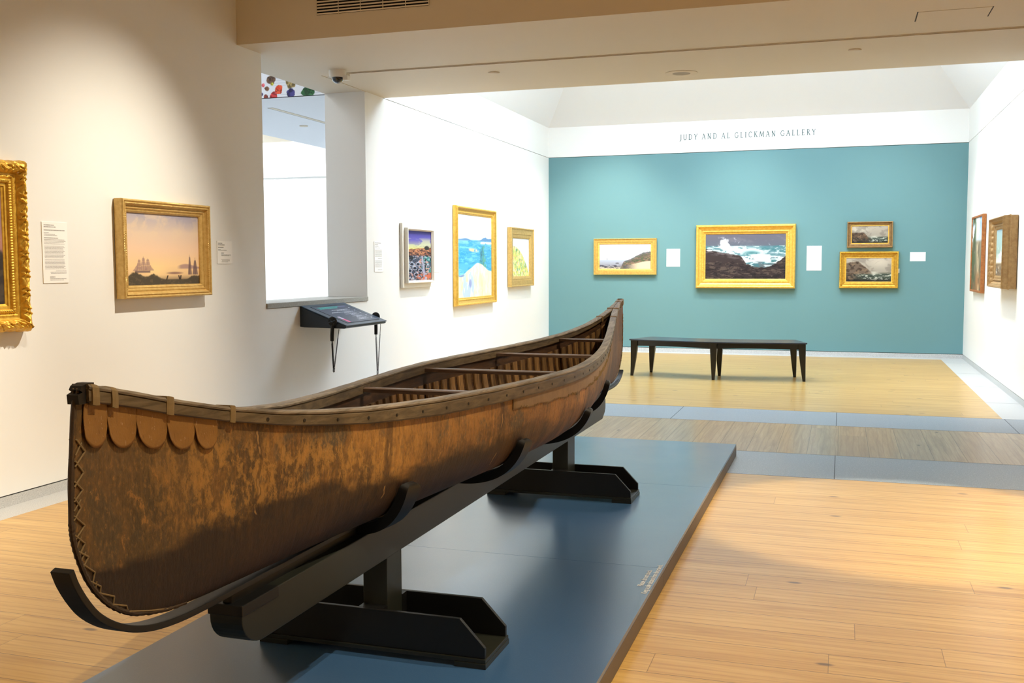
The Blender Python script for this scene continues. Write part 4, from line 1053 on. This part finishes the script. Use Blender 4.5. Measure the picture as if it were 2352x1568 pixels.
# left wall, near to far
def orn(l, t, o_, ln, k):
    fw = .165; q = t/fw
    e = min(l, ln-l)
    if q < .42:
        s = q/.42; env = sin(PI*min(1, max(0, s)))**.6 if 0 < s < 1 else .0
        ph = l/.118*2*PI
        a = sin(ph+5.5*s+1.2*sin(ph*.5)); b_ = sin(2.1*ph-7*s+2*sin(ph)); c = sin(11*s*PI*.5+ph*3)
        o_ += env*(.013*abs(a)**.7+.010*max(0, b_)+.004*c-.004)
        if s < .25: t -= .007*abs(sin(ph*.75+1))*(1-s/.25)+.003*abs(sin(ph*2))
        if e < .13: o_ += env*.014*(1-e/.13)*(.6+.4*sin(l*90)); t -= (.010*(1-e/.13) if s < .3 else 0)
    elif .62 < q < .80:
        o_ += .007*abs(sin(PI*l/.017+q*9))*sin(PI*(q-.62)/.18)
    elif .52 < q < .57: o_ += .0035*abs(sin(PI*l/.011))
    return t, o_
profA = dense([(0, .006), (0, .04), (.004, .062), (.02, .085), (.045, .088), (.066, .068), (.072, .058), (.09, .056), (.094, .06), (.10, .054), (.104, .05), (.112, .058), (.128, .056), (.134, .044), (.15, .044), (.152, .038), (.165, .032), (.165, .015)], 90)
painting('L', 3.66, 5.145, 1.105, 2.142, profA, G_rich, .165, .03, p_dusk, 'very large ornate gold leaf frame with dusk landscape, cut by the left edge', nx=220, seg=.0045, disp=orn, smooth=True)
pB = dense([(0, .006), (0, .07), (.004, .082), (.012, .085), (.018, .08), (.021, .072), (.030, .078), (.036, .074), (.04, .062), (.05, .050), (.054, .055), (.062, .057), (.066, .048), (.075, .042), (.079, .047), (.086, .043), (.095, .034), (.095, .015)], 70)
painting('L', 6.028, 7.082, 1.264, 1.982, pB, G_ant, .094, .026, p_harbour, 'gold framed harbour painting at sunrise with misty ships, left of the wall opening', nx=230, seg=.006, disp=lambda l, t, o_, ln, k: (t, o_+(.0045*abs(sin(PI*l/.016)) if .24 < t/.095 < .39 else (.002*sin(2*PI*l/.012) if .02 < t/.095 < .16 else 0))), smooth=True)
def d_extra(e, w, h):
    V, F = frame_sweep(.81, .655, [(0, .036), (0, .082), (.004, .086), (.014, .086), (.018, .078), (.031, .056)]); mesh('inner_frame', V, F, M_matte, e)
painting('L', 10.945, 11.86, 1.232, 1.995, [(0, .004), (0, .034), (.004, .038), (.05, .038), (.056, .036), (.062, .038), (.075, .038), (.085, .02)], M_matte, .085, .052, p_modern, 'bright modern coast painting in a wide white stepped frame, nearest right of the opening', nx=170, extra=d_extra)
painting('L', 12.65, 14.27, .945, 2.295, molding(.11, .075, 'cove'), G_yel, .108, .022, p_island, 'tall looking gold framed painting of blue sea beyond a pale cliff with a tree', nx=200)
painting('L', 14.97, 16.18, 1.156, 2.082, molding(.165, .075, 'flat'), G_ant, .16, .03, p_hill, 'gold framed yellow hillside painting nearest the teal wall on the left wall', nx=130)
# back wall
painting('B', -4.109, -3.016, 1.324, 1.945, molding(.10, .065, 'flat'), G_oak, .10, .03, p_coast, 'small flat gold oak frame with pale beach painting, leftmost on the teal wall', nx=220)
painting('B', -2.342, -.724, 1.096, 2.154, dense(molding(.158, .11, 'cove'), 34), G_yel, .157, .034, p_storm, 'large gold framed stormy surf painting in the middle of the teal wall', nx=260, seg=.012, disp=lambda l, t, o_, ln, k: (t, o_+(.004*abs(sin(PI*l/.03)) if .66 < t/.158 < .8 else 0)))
painting('B', .07, .766, 1.755, 2.173, molding(.064, .075, 'cove'), G_brz, .075, .022, p_cliff, 'small bronze framed rocky shore painting, upper of the stacked pair on the teal wall', nx=170, liner=(.014, G_yel, .03))
def j_tag(e, w, h): MB().box(w/2-.001, w/2+.012, -.05, -.03, -.05, .02).build('side_tag', M_card, e)
painting('B', -.038, .86, 1.104, 1.696, molding(.098, .085, 'cove'), G_rich, .108, .026, lambda p: p_cliff(p, True), 'gold framed misty cliff painting, lower of the stacked pair on the teal wall', nx=200, seg=.01, disp=beads(.004, .028, .08, .25, .098), liner=(.016, G_yel, .034), extra=j_tag)
# right wall
painting('R', 14.98, 16.17, 1.096, 2.165, molding(.03, .055, 'thin'), G_cpr, .029, .04, p_woods, 'thin copper wood framed woodland painting nearest the teal wall on the right wall', nx=150)
painting('R', 12.35, 13.50, 1.215, 2.03, dense(molding(.14, .16, 'deep'), 60), G_brz, .139, .084, p_sea, 'deep carved bronze frame with pale surf painting at the right edge', nx=110, seg=.012, disp=lambda l, t, o_, ln, k: (t, o_+(.012*abs(sin(PI*l/.07))*abs(sin(t*90)) if t > 0 and .16 < t/.14 < .5 else 0)), backd=.04,
         extra=lambda e, w, h: (MB().box(-w/2+.12, w/2-.12, -.078, -.001, -h/2+.1, h/2-.02).build('shadow_box', M_back, e), MB().box(w/2-.12, w/2-.114, -.06, -.04, .0, .05).build('side_tag', M_card, e)))

# wall labels
def wall_label(wall, a, c, z0, z1, label, lines, th=.005, mat=M_ink):
    rz, pos = side(wall); w = c-a; h = z1-z0
    e = empty('wall_label', pos(a, c, (z0+z1)/2), rz); tag(e, label, 'label', 'museum labels')
    MB().box(-w/2, w/2, -th, -.0004, -h/2, h/2).build('card', M_card, e, bevel=.0006)
    m = MB(); rnd = random.Random(int(a*100)+5)
    for yy, x0, x1, hh in lines:
        x = x0
        while x < x1-.002:
            wl = rnd.uniform(.018, .07)*.25*(hh/.008 if hh > .006 else 1); xe = min(x+wl, x1)
            m.box(-w/2+x*w, -w/2+xe*w if False else -w/2+xe*w, -th-.0006, -th-.0001, h/2-yy*h-hh/2, h/2-yy*h+hh/2); x = xe+.012
    if m.v: m.build('print', mat, e)
    return e
LA = [(.052, .08, .48, .006), (.082, .08, .54, .006), (.135, .08, .9, .0065), (.175, .08, .26, .003), (.2, .08, .5, .003), (.222, .08, .6, .003), (.262, .08, .62, .005)]
LA += [(.29+.0225*i, .08, .88+.04*sin(i*2.), .0032) for i in range(4)]+[(.395+.021*i, .08, .84+.04*sin(i*2.), .0032) for i in range(10)]+[(.62+.021*i, .08, .86+.04*sin(i*3.), .0032) for i in range(8)]
LA += [(.80, .5, .92, .003), (.82, .28, .92, .003), (.84, .3, .92, .003), (.90, .26, .46, .006), (.93, .26, .9, .0045), (.95, .26, .8, .003)]
wall_label('L', 5.336, 5.562, 1.39, 1.79, 'tall white text label between the ornate gold frame and the harbour painting', LA)
LB = [(.1, .06, .34, .006), (.17, .06, .5, .006), (.28, .06, .42, .006), (.37, .06, .22, .003), (.41, .06, .62, .004), (.53, .26, .44, .006), (.61, .26, .92, .0045), (.65, .26, .78, .003), (.82, .26, .82, .003), (.87, .3, .82, .004), (.92, .26, .7, .003)]
wall_label('L', 7.276, 7.492, 1.517, 1.706, 'small white text label right of the harbour painting', LB, mat=M_inkd)
LC = [(.05, .08, .8, .005), (.11, .08, .45, .005), (.17, .08, .5, .003), (.21, .08, .7, .003)]+[(.28+.03*i, .08, .88, .003) for i in range(8)]+[(.56, .4, .9, .003)]+[(.63+.03*i, .08, .88, .003) for i in range(8)]+[(.93, .4, .9, .003)]
wall_label('L', 10.256, 10.474, 1.426, 1.764, 'white text label between the wall opening and the white framed painting', LC)
wall_label('L', 12.02, 12.2, 1.41, 1.76, 'white label seen edge on between the white framed and the blue sea paintings', [])
wall_label('B', -2.848, -2.618, 1.46, 1.76, 'blank looking white label between the beach and surf paintings', [(.08+.05*i, .08, .8, .002) for i in range(3)])
wall_label('B', -.55, -.316, 1.39, 1.794, 'tall white label right of the stormy surf painting', [])
wall_label('B', 1.027, 1.258, 1.536, 1.678, 'small white label right of the stacked pair of paintings', [(.2, .08, .5, .004), (.36, .08, .9, .002), (.52, .08, .9, .003), (.7, .08, .6, .002)])
wall_label('R', 11.85, 12.03, 1.36, 1.70, 'thin white label on the right wall at the photo edge', [])

# painted gallery name in roman capitals
def letter_paths(ch):
    s = ch; TH, tn = .125, .075
    D = {
     'J': ([([(.30, 1), (.30, .05), (.22, -.16), (.06, -.24)], TH)], [(.30, 1)], .42),
     'U': ([([(.1, 1), (.1, .3), (.17, .08), (.36, 0), (.55, .08), (.62, .3), (.62, 1)], TH*.85)], [(.1, 1), (.62, 1)], .74),
     'D': ([([(.14, 0), (.14, 1)], TH), ([(.14, 1), (.4, .98), (.66, .82), (.74, .5), (.66, .18), (.4, .02), (.14, 0)], TH*.8)], [(.14, 0), (.14, 1)], .84),
     'Y': ([([(.04, 1), (.34, .45), (.34, 0)], TH), ([(.64, 1), (.34, .45)], tn)], [(.04, 1), (.64, 1), (.34, 0)], .68),
     'A': ([([(.04, 0), (.36, 1)], tn), ([(.36, 1), (.70, 0)], TH), ([(.16, .36), (.58, .36)], tn)], [(.04, 0), (.70, 0)], .76),
     'N': ([([(.12, 0), (.12, 1)], tn*1.2), ([(.12, 1), (.68, 0)], TH), ([(.68, 0), (.68, 1)], tn*1.2)], [(.12, 0), (.12, 1), (.68, 1)], .82),
     'L': ([([(.14, 1), (.14, 0)], TH), ([(.14, .02), (.52, .02), (.54, .14)], tn)], [(.14, 1), (.14, 0)], .58),
     'G': ([([(.74, .8), (.62, .96), (.42, 1.0), (.18, .86), (.08, .5), (.18, .14), (.42, 0), (.62, .04), (.74, .14), (.74, .42)], TH*.8)], [(.74, .42)], .84),
     'I': ([([(.14, 0), (.14, 1)], TH)], [(.14, 0), (.14, 1)], .28),
     'C': ([([(.72, .82), (.60, .96), (.42, 1.0), (.18, .86), (.08, .5), (.18, .14), (.42, 0), (.62, .04), (.74, .16)], TH*.8)], [], .8),
     'K': ([([(.14, 0), (.14, 1)], TH), ([(.58, 1), (.16, .48)], tn), ([(.26, .58), (.66, 0)], TH)], [(.14, 0), (.14, 1), (.58, 1), (.66, 0)], .72),
     'M': ([([(.08, 0), (.16, 1)], tn*1.2), ([(.16, 1), (.48, .1)], TH), ([(.48, .1), (.80, 1)], tn), ([(.80, 1), (.88, 0)], TH)], [(.08, 0), (.88, 0)], .98),
     'E': ([([(.14, 0), (.14, 1)], TH), ([(.14, .98), (.52, .98), (.53, .88)], tn), ([(.14, .52), (.46, .52)], tn), ([(.14, .02), (.54, .02), (.56, .13)], tn)], [(.14, 0), (.14, 1)], .62),
     'R': ([([(.14, 0), (.14, 1)], TH), ([(.14, .98), (.38, .98), (.52, .86), (.52, .66), (.38, .52), (.14, .5)], TH*.75), ([(.34, .5), (.66, 0)], TH)], [(.14, 0), (.14, 1), (.66, 0)], .70)}
    return D[s]
wl = empty('wall_lettering', (-1.546, YB-.008, 3.585)); tag(wl, 'grey capitals spelling the gallery name on the white band above the teal wall', 'lettering')
txt = 'JUDY AND AL GLICKMAN GALLERY'; Hh = .088
def adv(ch): return .62 if ch == ' ' else letter_paths(ch)[2]+.44
tot = sum(adv(c) for c in txt)-.44; sx_ = 2.193/tot; x = -2.193/2
for ch in txt:
    if ch != ' ':
        st_, ser, _ = letter_paths(ch); m = MB()
        for pts, wd in st_:
            for (xa, za), (xb, zb2) in zip(pts[:-1], pts[1:]):
                A_ = Vector((xa*sx_, za*Hh)); B_ = Vector((xb*sx_, zb2*Hh)); d = (B_-A_).normalized(); nn = Vector((-d.y, d.x))*wd*Hh*.5; d = d*wd*Hh*.2
                m.add([(x+q.x, -.0012, q.y) for q in (A_-nn-d, B_-nn+d, B_+nn+d, A_+nn-d)]+[(x+q.x, -.0002, q.y) for q in (A_-nn-d, B_-nn+d, B_+nn+d, A_+nn-d)], [(0, 1, 2, 3), (4, 5, 6, 7), (0, 1, 5, 4), (1, 2, 6, 5), (2, 3, 7, 6), (3, 0, 4, 7)])
        for xa, za in ser: m.box(x+xa*sx_-.011, x+xa*sx_+.011, -.0012, -.0002, za*Hh-.0025, za*Hh+.0025)
        m.build('letter', M_letter, wl)
    x += adv(ch)*sx_

# mural sheet over the next room's bulkhead: loose daubs on lined paper
mr = empty('mural', (-6.95, 10.158, 4.3)); tag(mr, 'white mural sheet with red orange blue and green daubs above the next room', 'mural')
pc = Pic(3.0, 1.84, 560); P = pc
P.lay((232, 236, 246)); P.lay((188, 196, 216), (np.abs(((P.Y*1.84)/.026) % 1-.5) > .44)*sm(P.f(6, 1, 3), .4, .5)*.55)
wx = P.X*3.0-8.45; wz = P.Y*1.84+3.38
def daub(cx, cz, r, col, k=1.1, seed=1):
    d = np.hypot((wx-cx)/k, wz-cz)*(1+.8*(fbm(wx*14+seed, wz*16, 1, 3, seed)-.5)); m_ = 1-sm(d, r*.92, r*1.04)
    P.lay(col, m_); P.lay(tuple(min(255, v*1.35+20) for v in col), m_*sm(fbm(wx*30, wz*30, 1, 3, seed+5), .52, .62)*.5); P.lay(tuple(v*.5 for v in col), m_*sm(fbm(wx*26, wz*26, 1, 3, seed+9), .56, .64)*.6)
def PXY(px, py): return -6.245+(px-604)/181., ZS+((227-(px-604)*9/141.)-py)/202.
for i, (px, py, r, col, k) in enumerate(((624, 184, .052, (96, 70, 52), 1.2), (606, 197, .022, (212, 92, 100), 1.), (615, 205, .030, (120, 84, 60), 1.), (627, 194, .016, (232, 220, 70), 1.), (641, 205, .052, (226, 74, 42), 1.), (631, 219, .046, (214, 62, 66), 1.), (612, 223, .034, (130, 60, 50), 1.), (670, 192, .040, (150, 130, 84), 1.5), (670, 213, .052, (56, 52, 112), 1.05), (708, 211, .055, (50, 104, 62), 1.3), (601, 217, .022, (80, 70, 130), 1.))):
    cx, cz = PXY(px, py); daub(cx, cz, r, col, k, i+3)
rnd = random.Random(11)
for i in range(46):
    cx = rnd.uniform(-8.4, -5.5); cz = rnd.uniform(3.75, 5.15); daub(cx, cz, rnd.uniform(.03, .08), rnd.choice([(226, 74, 42), (56, 52, 112), (50, 104, 62), (150, 130, 84), (214, 62, 66), (232, 180, 60)]), 1.1, i+30)
pc.build(mr, .0, 'sheet')

# ------------------------------------------------------------------ light
def area(name, loc, size, size_y, energy, col, rot=(0, 0, 0), spread=PI):
    l = bpy.data.lights.new(name, 'AREA'); l.shape = 'RECTANGLE'; l.size = size; l.size_y = size_y; l.energy = energy; l.color = col; l.spread = spread
    o = bpy.data.objects.new(name, l); C.objects.link(o); o.location = loc; o.rotation_euler = rot; return o
def spot(name, loc, to, energy, col, ang=60, blend=.6, r=.03):
    l = bpy.data.lights.new(name, 'SPOT'); l.energy = energy; l.color = col; l.spot_size = math.radians(ang); l.spot_blend = blend; l.shadow_soft_size = r
    o = bpy.data.objects.new(name, l); C.objects.link(o); o.location = loc
    o.rotation_euler = (Vector(to)-Vector(loc)).to_track_quat('-Z', 'Y').to_euler(); return o
WARM = (1., .88, .66); WALL = (1., .92, .77); NEUT = (1., .95, .84)
# track spots of the near room
for y, e in ((1.2, 480), (3.4, 620), (5.7, 680)): spot('near_wall_spot', (-2.2, y+1., ZN-.25), (XL, y, .9), e, WALL, 53, 1., .03)
for y, x in ((2.0, .7), (4.2, 1.0), (6.6, .8)): spot('canoe_spot', (x, y, ZN-.25), (XC, y+.1, .85), 345, WARM, 52, .8)
for x, y in ((1.6, 3.0), (2.6, 5.4), (3.6, 2.4)): spot('floor_spot', (x, y, ZN-.25), (x-.1, y+.3, 0), 610, WARM, 70, .8)
spot('floor_spot', (1.5, 6.5, ZN-.25), (.42, 6.25, 0), 750, WARM, 30, .3)
# wall washers of the far room
for y in (11.4, 13.45, 15.6): spot('far_wall_spot', (-3.2, y+.5, 4.7), (XL, y, 1.3), 330, NEUT, 70, 1., .03)
for y in (12.6, 15.3): spot('right_wall_spot', (.2, y, 4.7), (XR, y-.2, 1.3), 330, NEUT, 70, 1., .03)
for x, e in ((-3.9, 430), (-1.7, 250), (.5, 120)): spot('back_wall_spot', (x+.25, 15.4, 4.6), (x, YB, .3), e, NEUT, 74, 1., .03)

# details that belong to a part hang under that part
def reparent(root, child, part):
    ch = [o for o in root.children if o.name.split('.')[0] == child]; ps = [o for o in root.children if o.name.split('.')[0] == part]
    for i, c in enumerate(ch):
        if ps: c.parent = ps[min(i*len(ps)//max(1, len(ch)), len(ps)-1)]
for c in ('graphic', 'graphic_border', 'title_text', 'side_title', 'body_text', 'line_marks', 'colour_strip'): reparent(kk, c, 'top_panel')
reparent(cn, 'pegs', 'outwale'); reparent(cn, 'rim_stitching', 'rim_strip'); reparent(cn, 'stem_lacing', 'stem_edge'); reparent(st, 'beam_cap', 'spine_beam')
for h in [o for o in C.objects if o.name.startswith('audio_handset')]: reparent(h, 'slots', 'earpiece')
for h in [o for o in C.objects if o.name.startswith('framed_painting')]: reparent(h, 'liner', 'frame'); reparent(h, 'side_tag', 'frame')
w_ = bpy.data.worlds.new('world'); sc.world = w_; w_.use_nodes = True
w_.node_tree.nodes['Background'].inputs[0].default_value = (.9, .88, .85, 1); w_.node_tree.nodes['Background'].inputs[1].default_value = .03
sc.view_settings.view_transform = 'Standard'; sc.view_settings.look = 'None'; sc.view_settings.exposure = .42; sc.view_settings.gamma = 1.
sc.view_settings.use_curve_mapping = False
sc.cycles.use_denoising = True; sc.cycles.max_bounces = 7; sc.cycles.diffuse_bounces = 5; sc.cycles.use_adaptive_sampling = True; sc.cycles.adaptive_threshold = .025; sc.cycles.sample_clamp_indirect = 8.
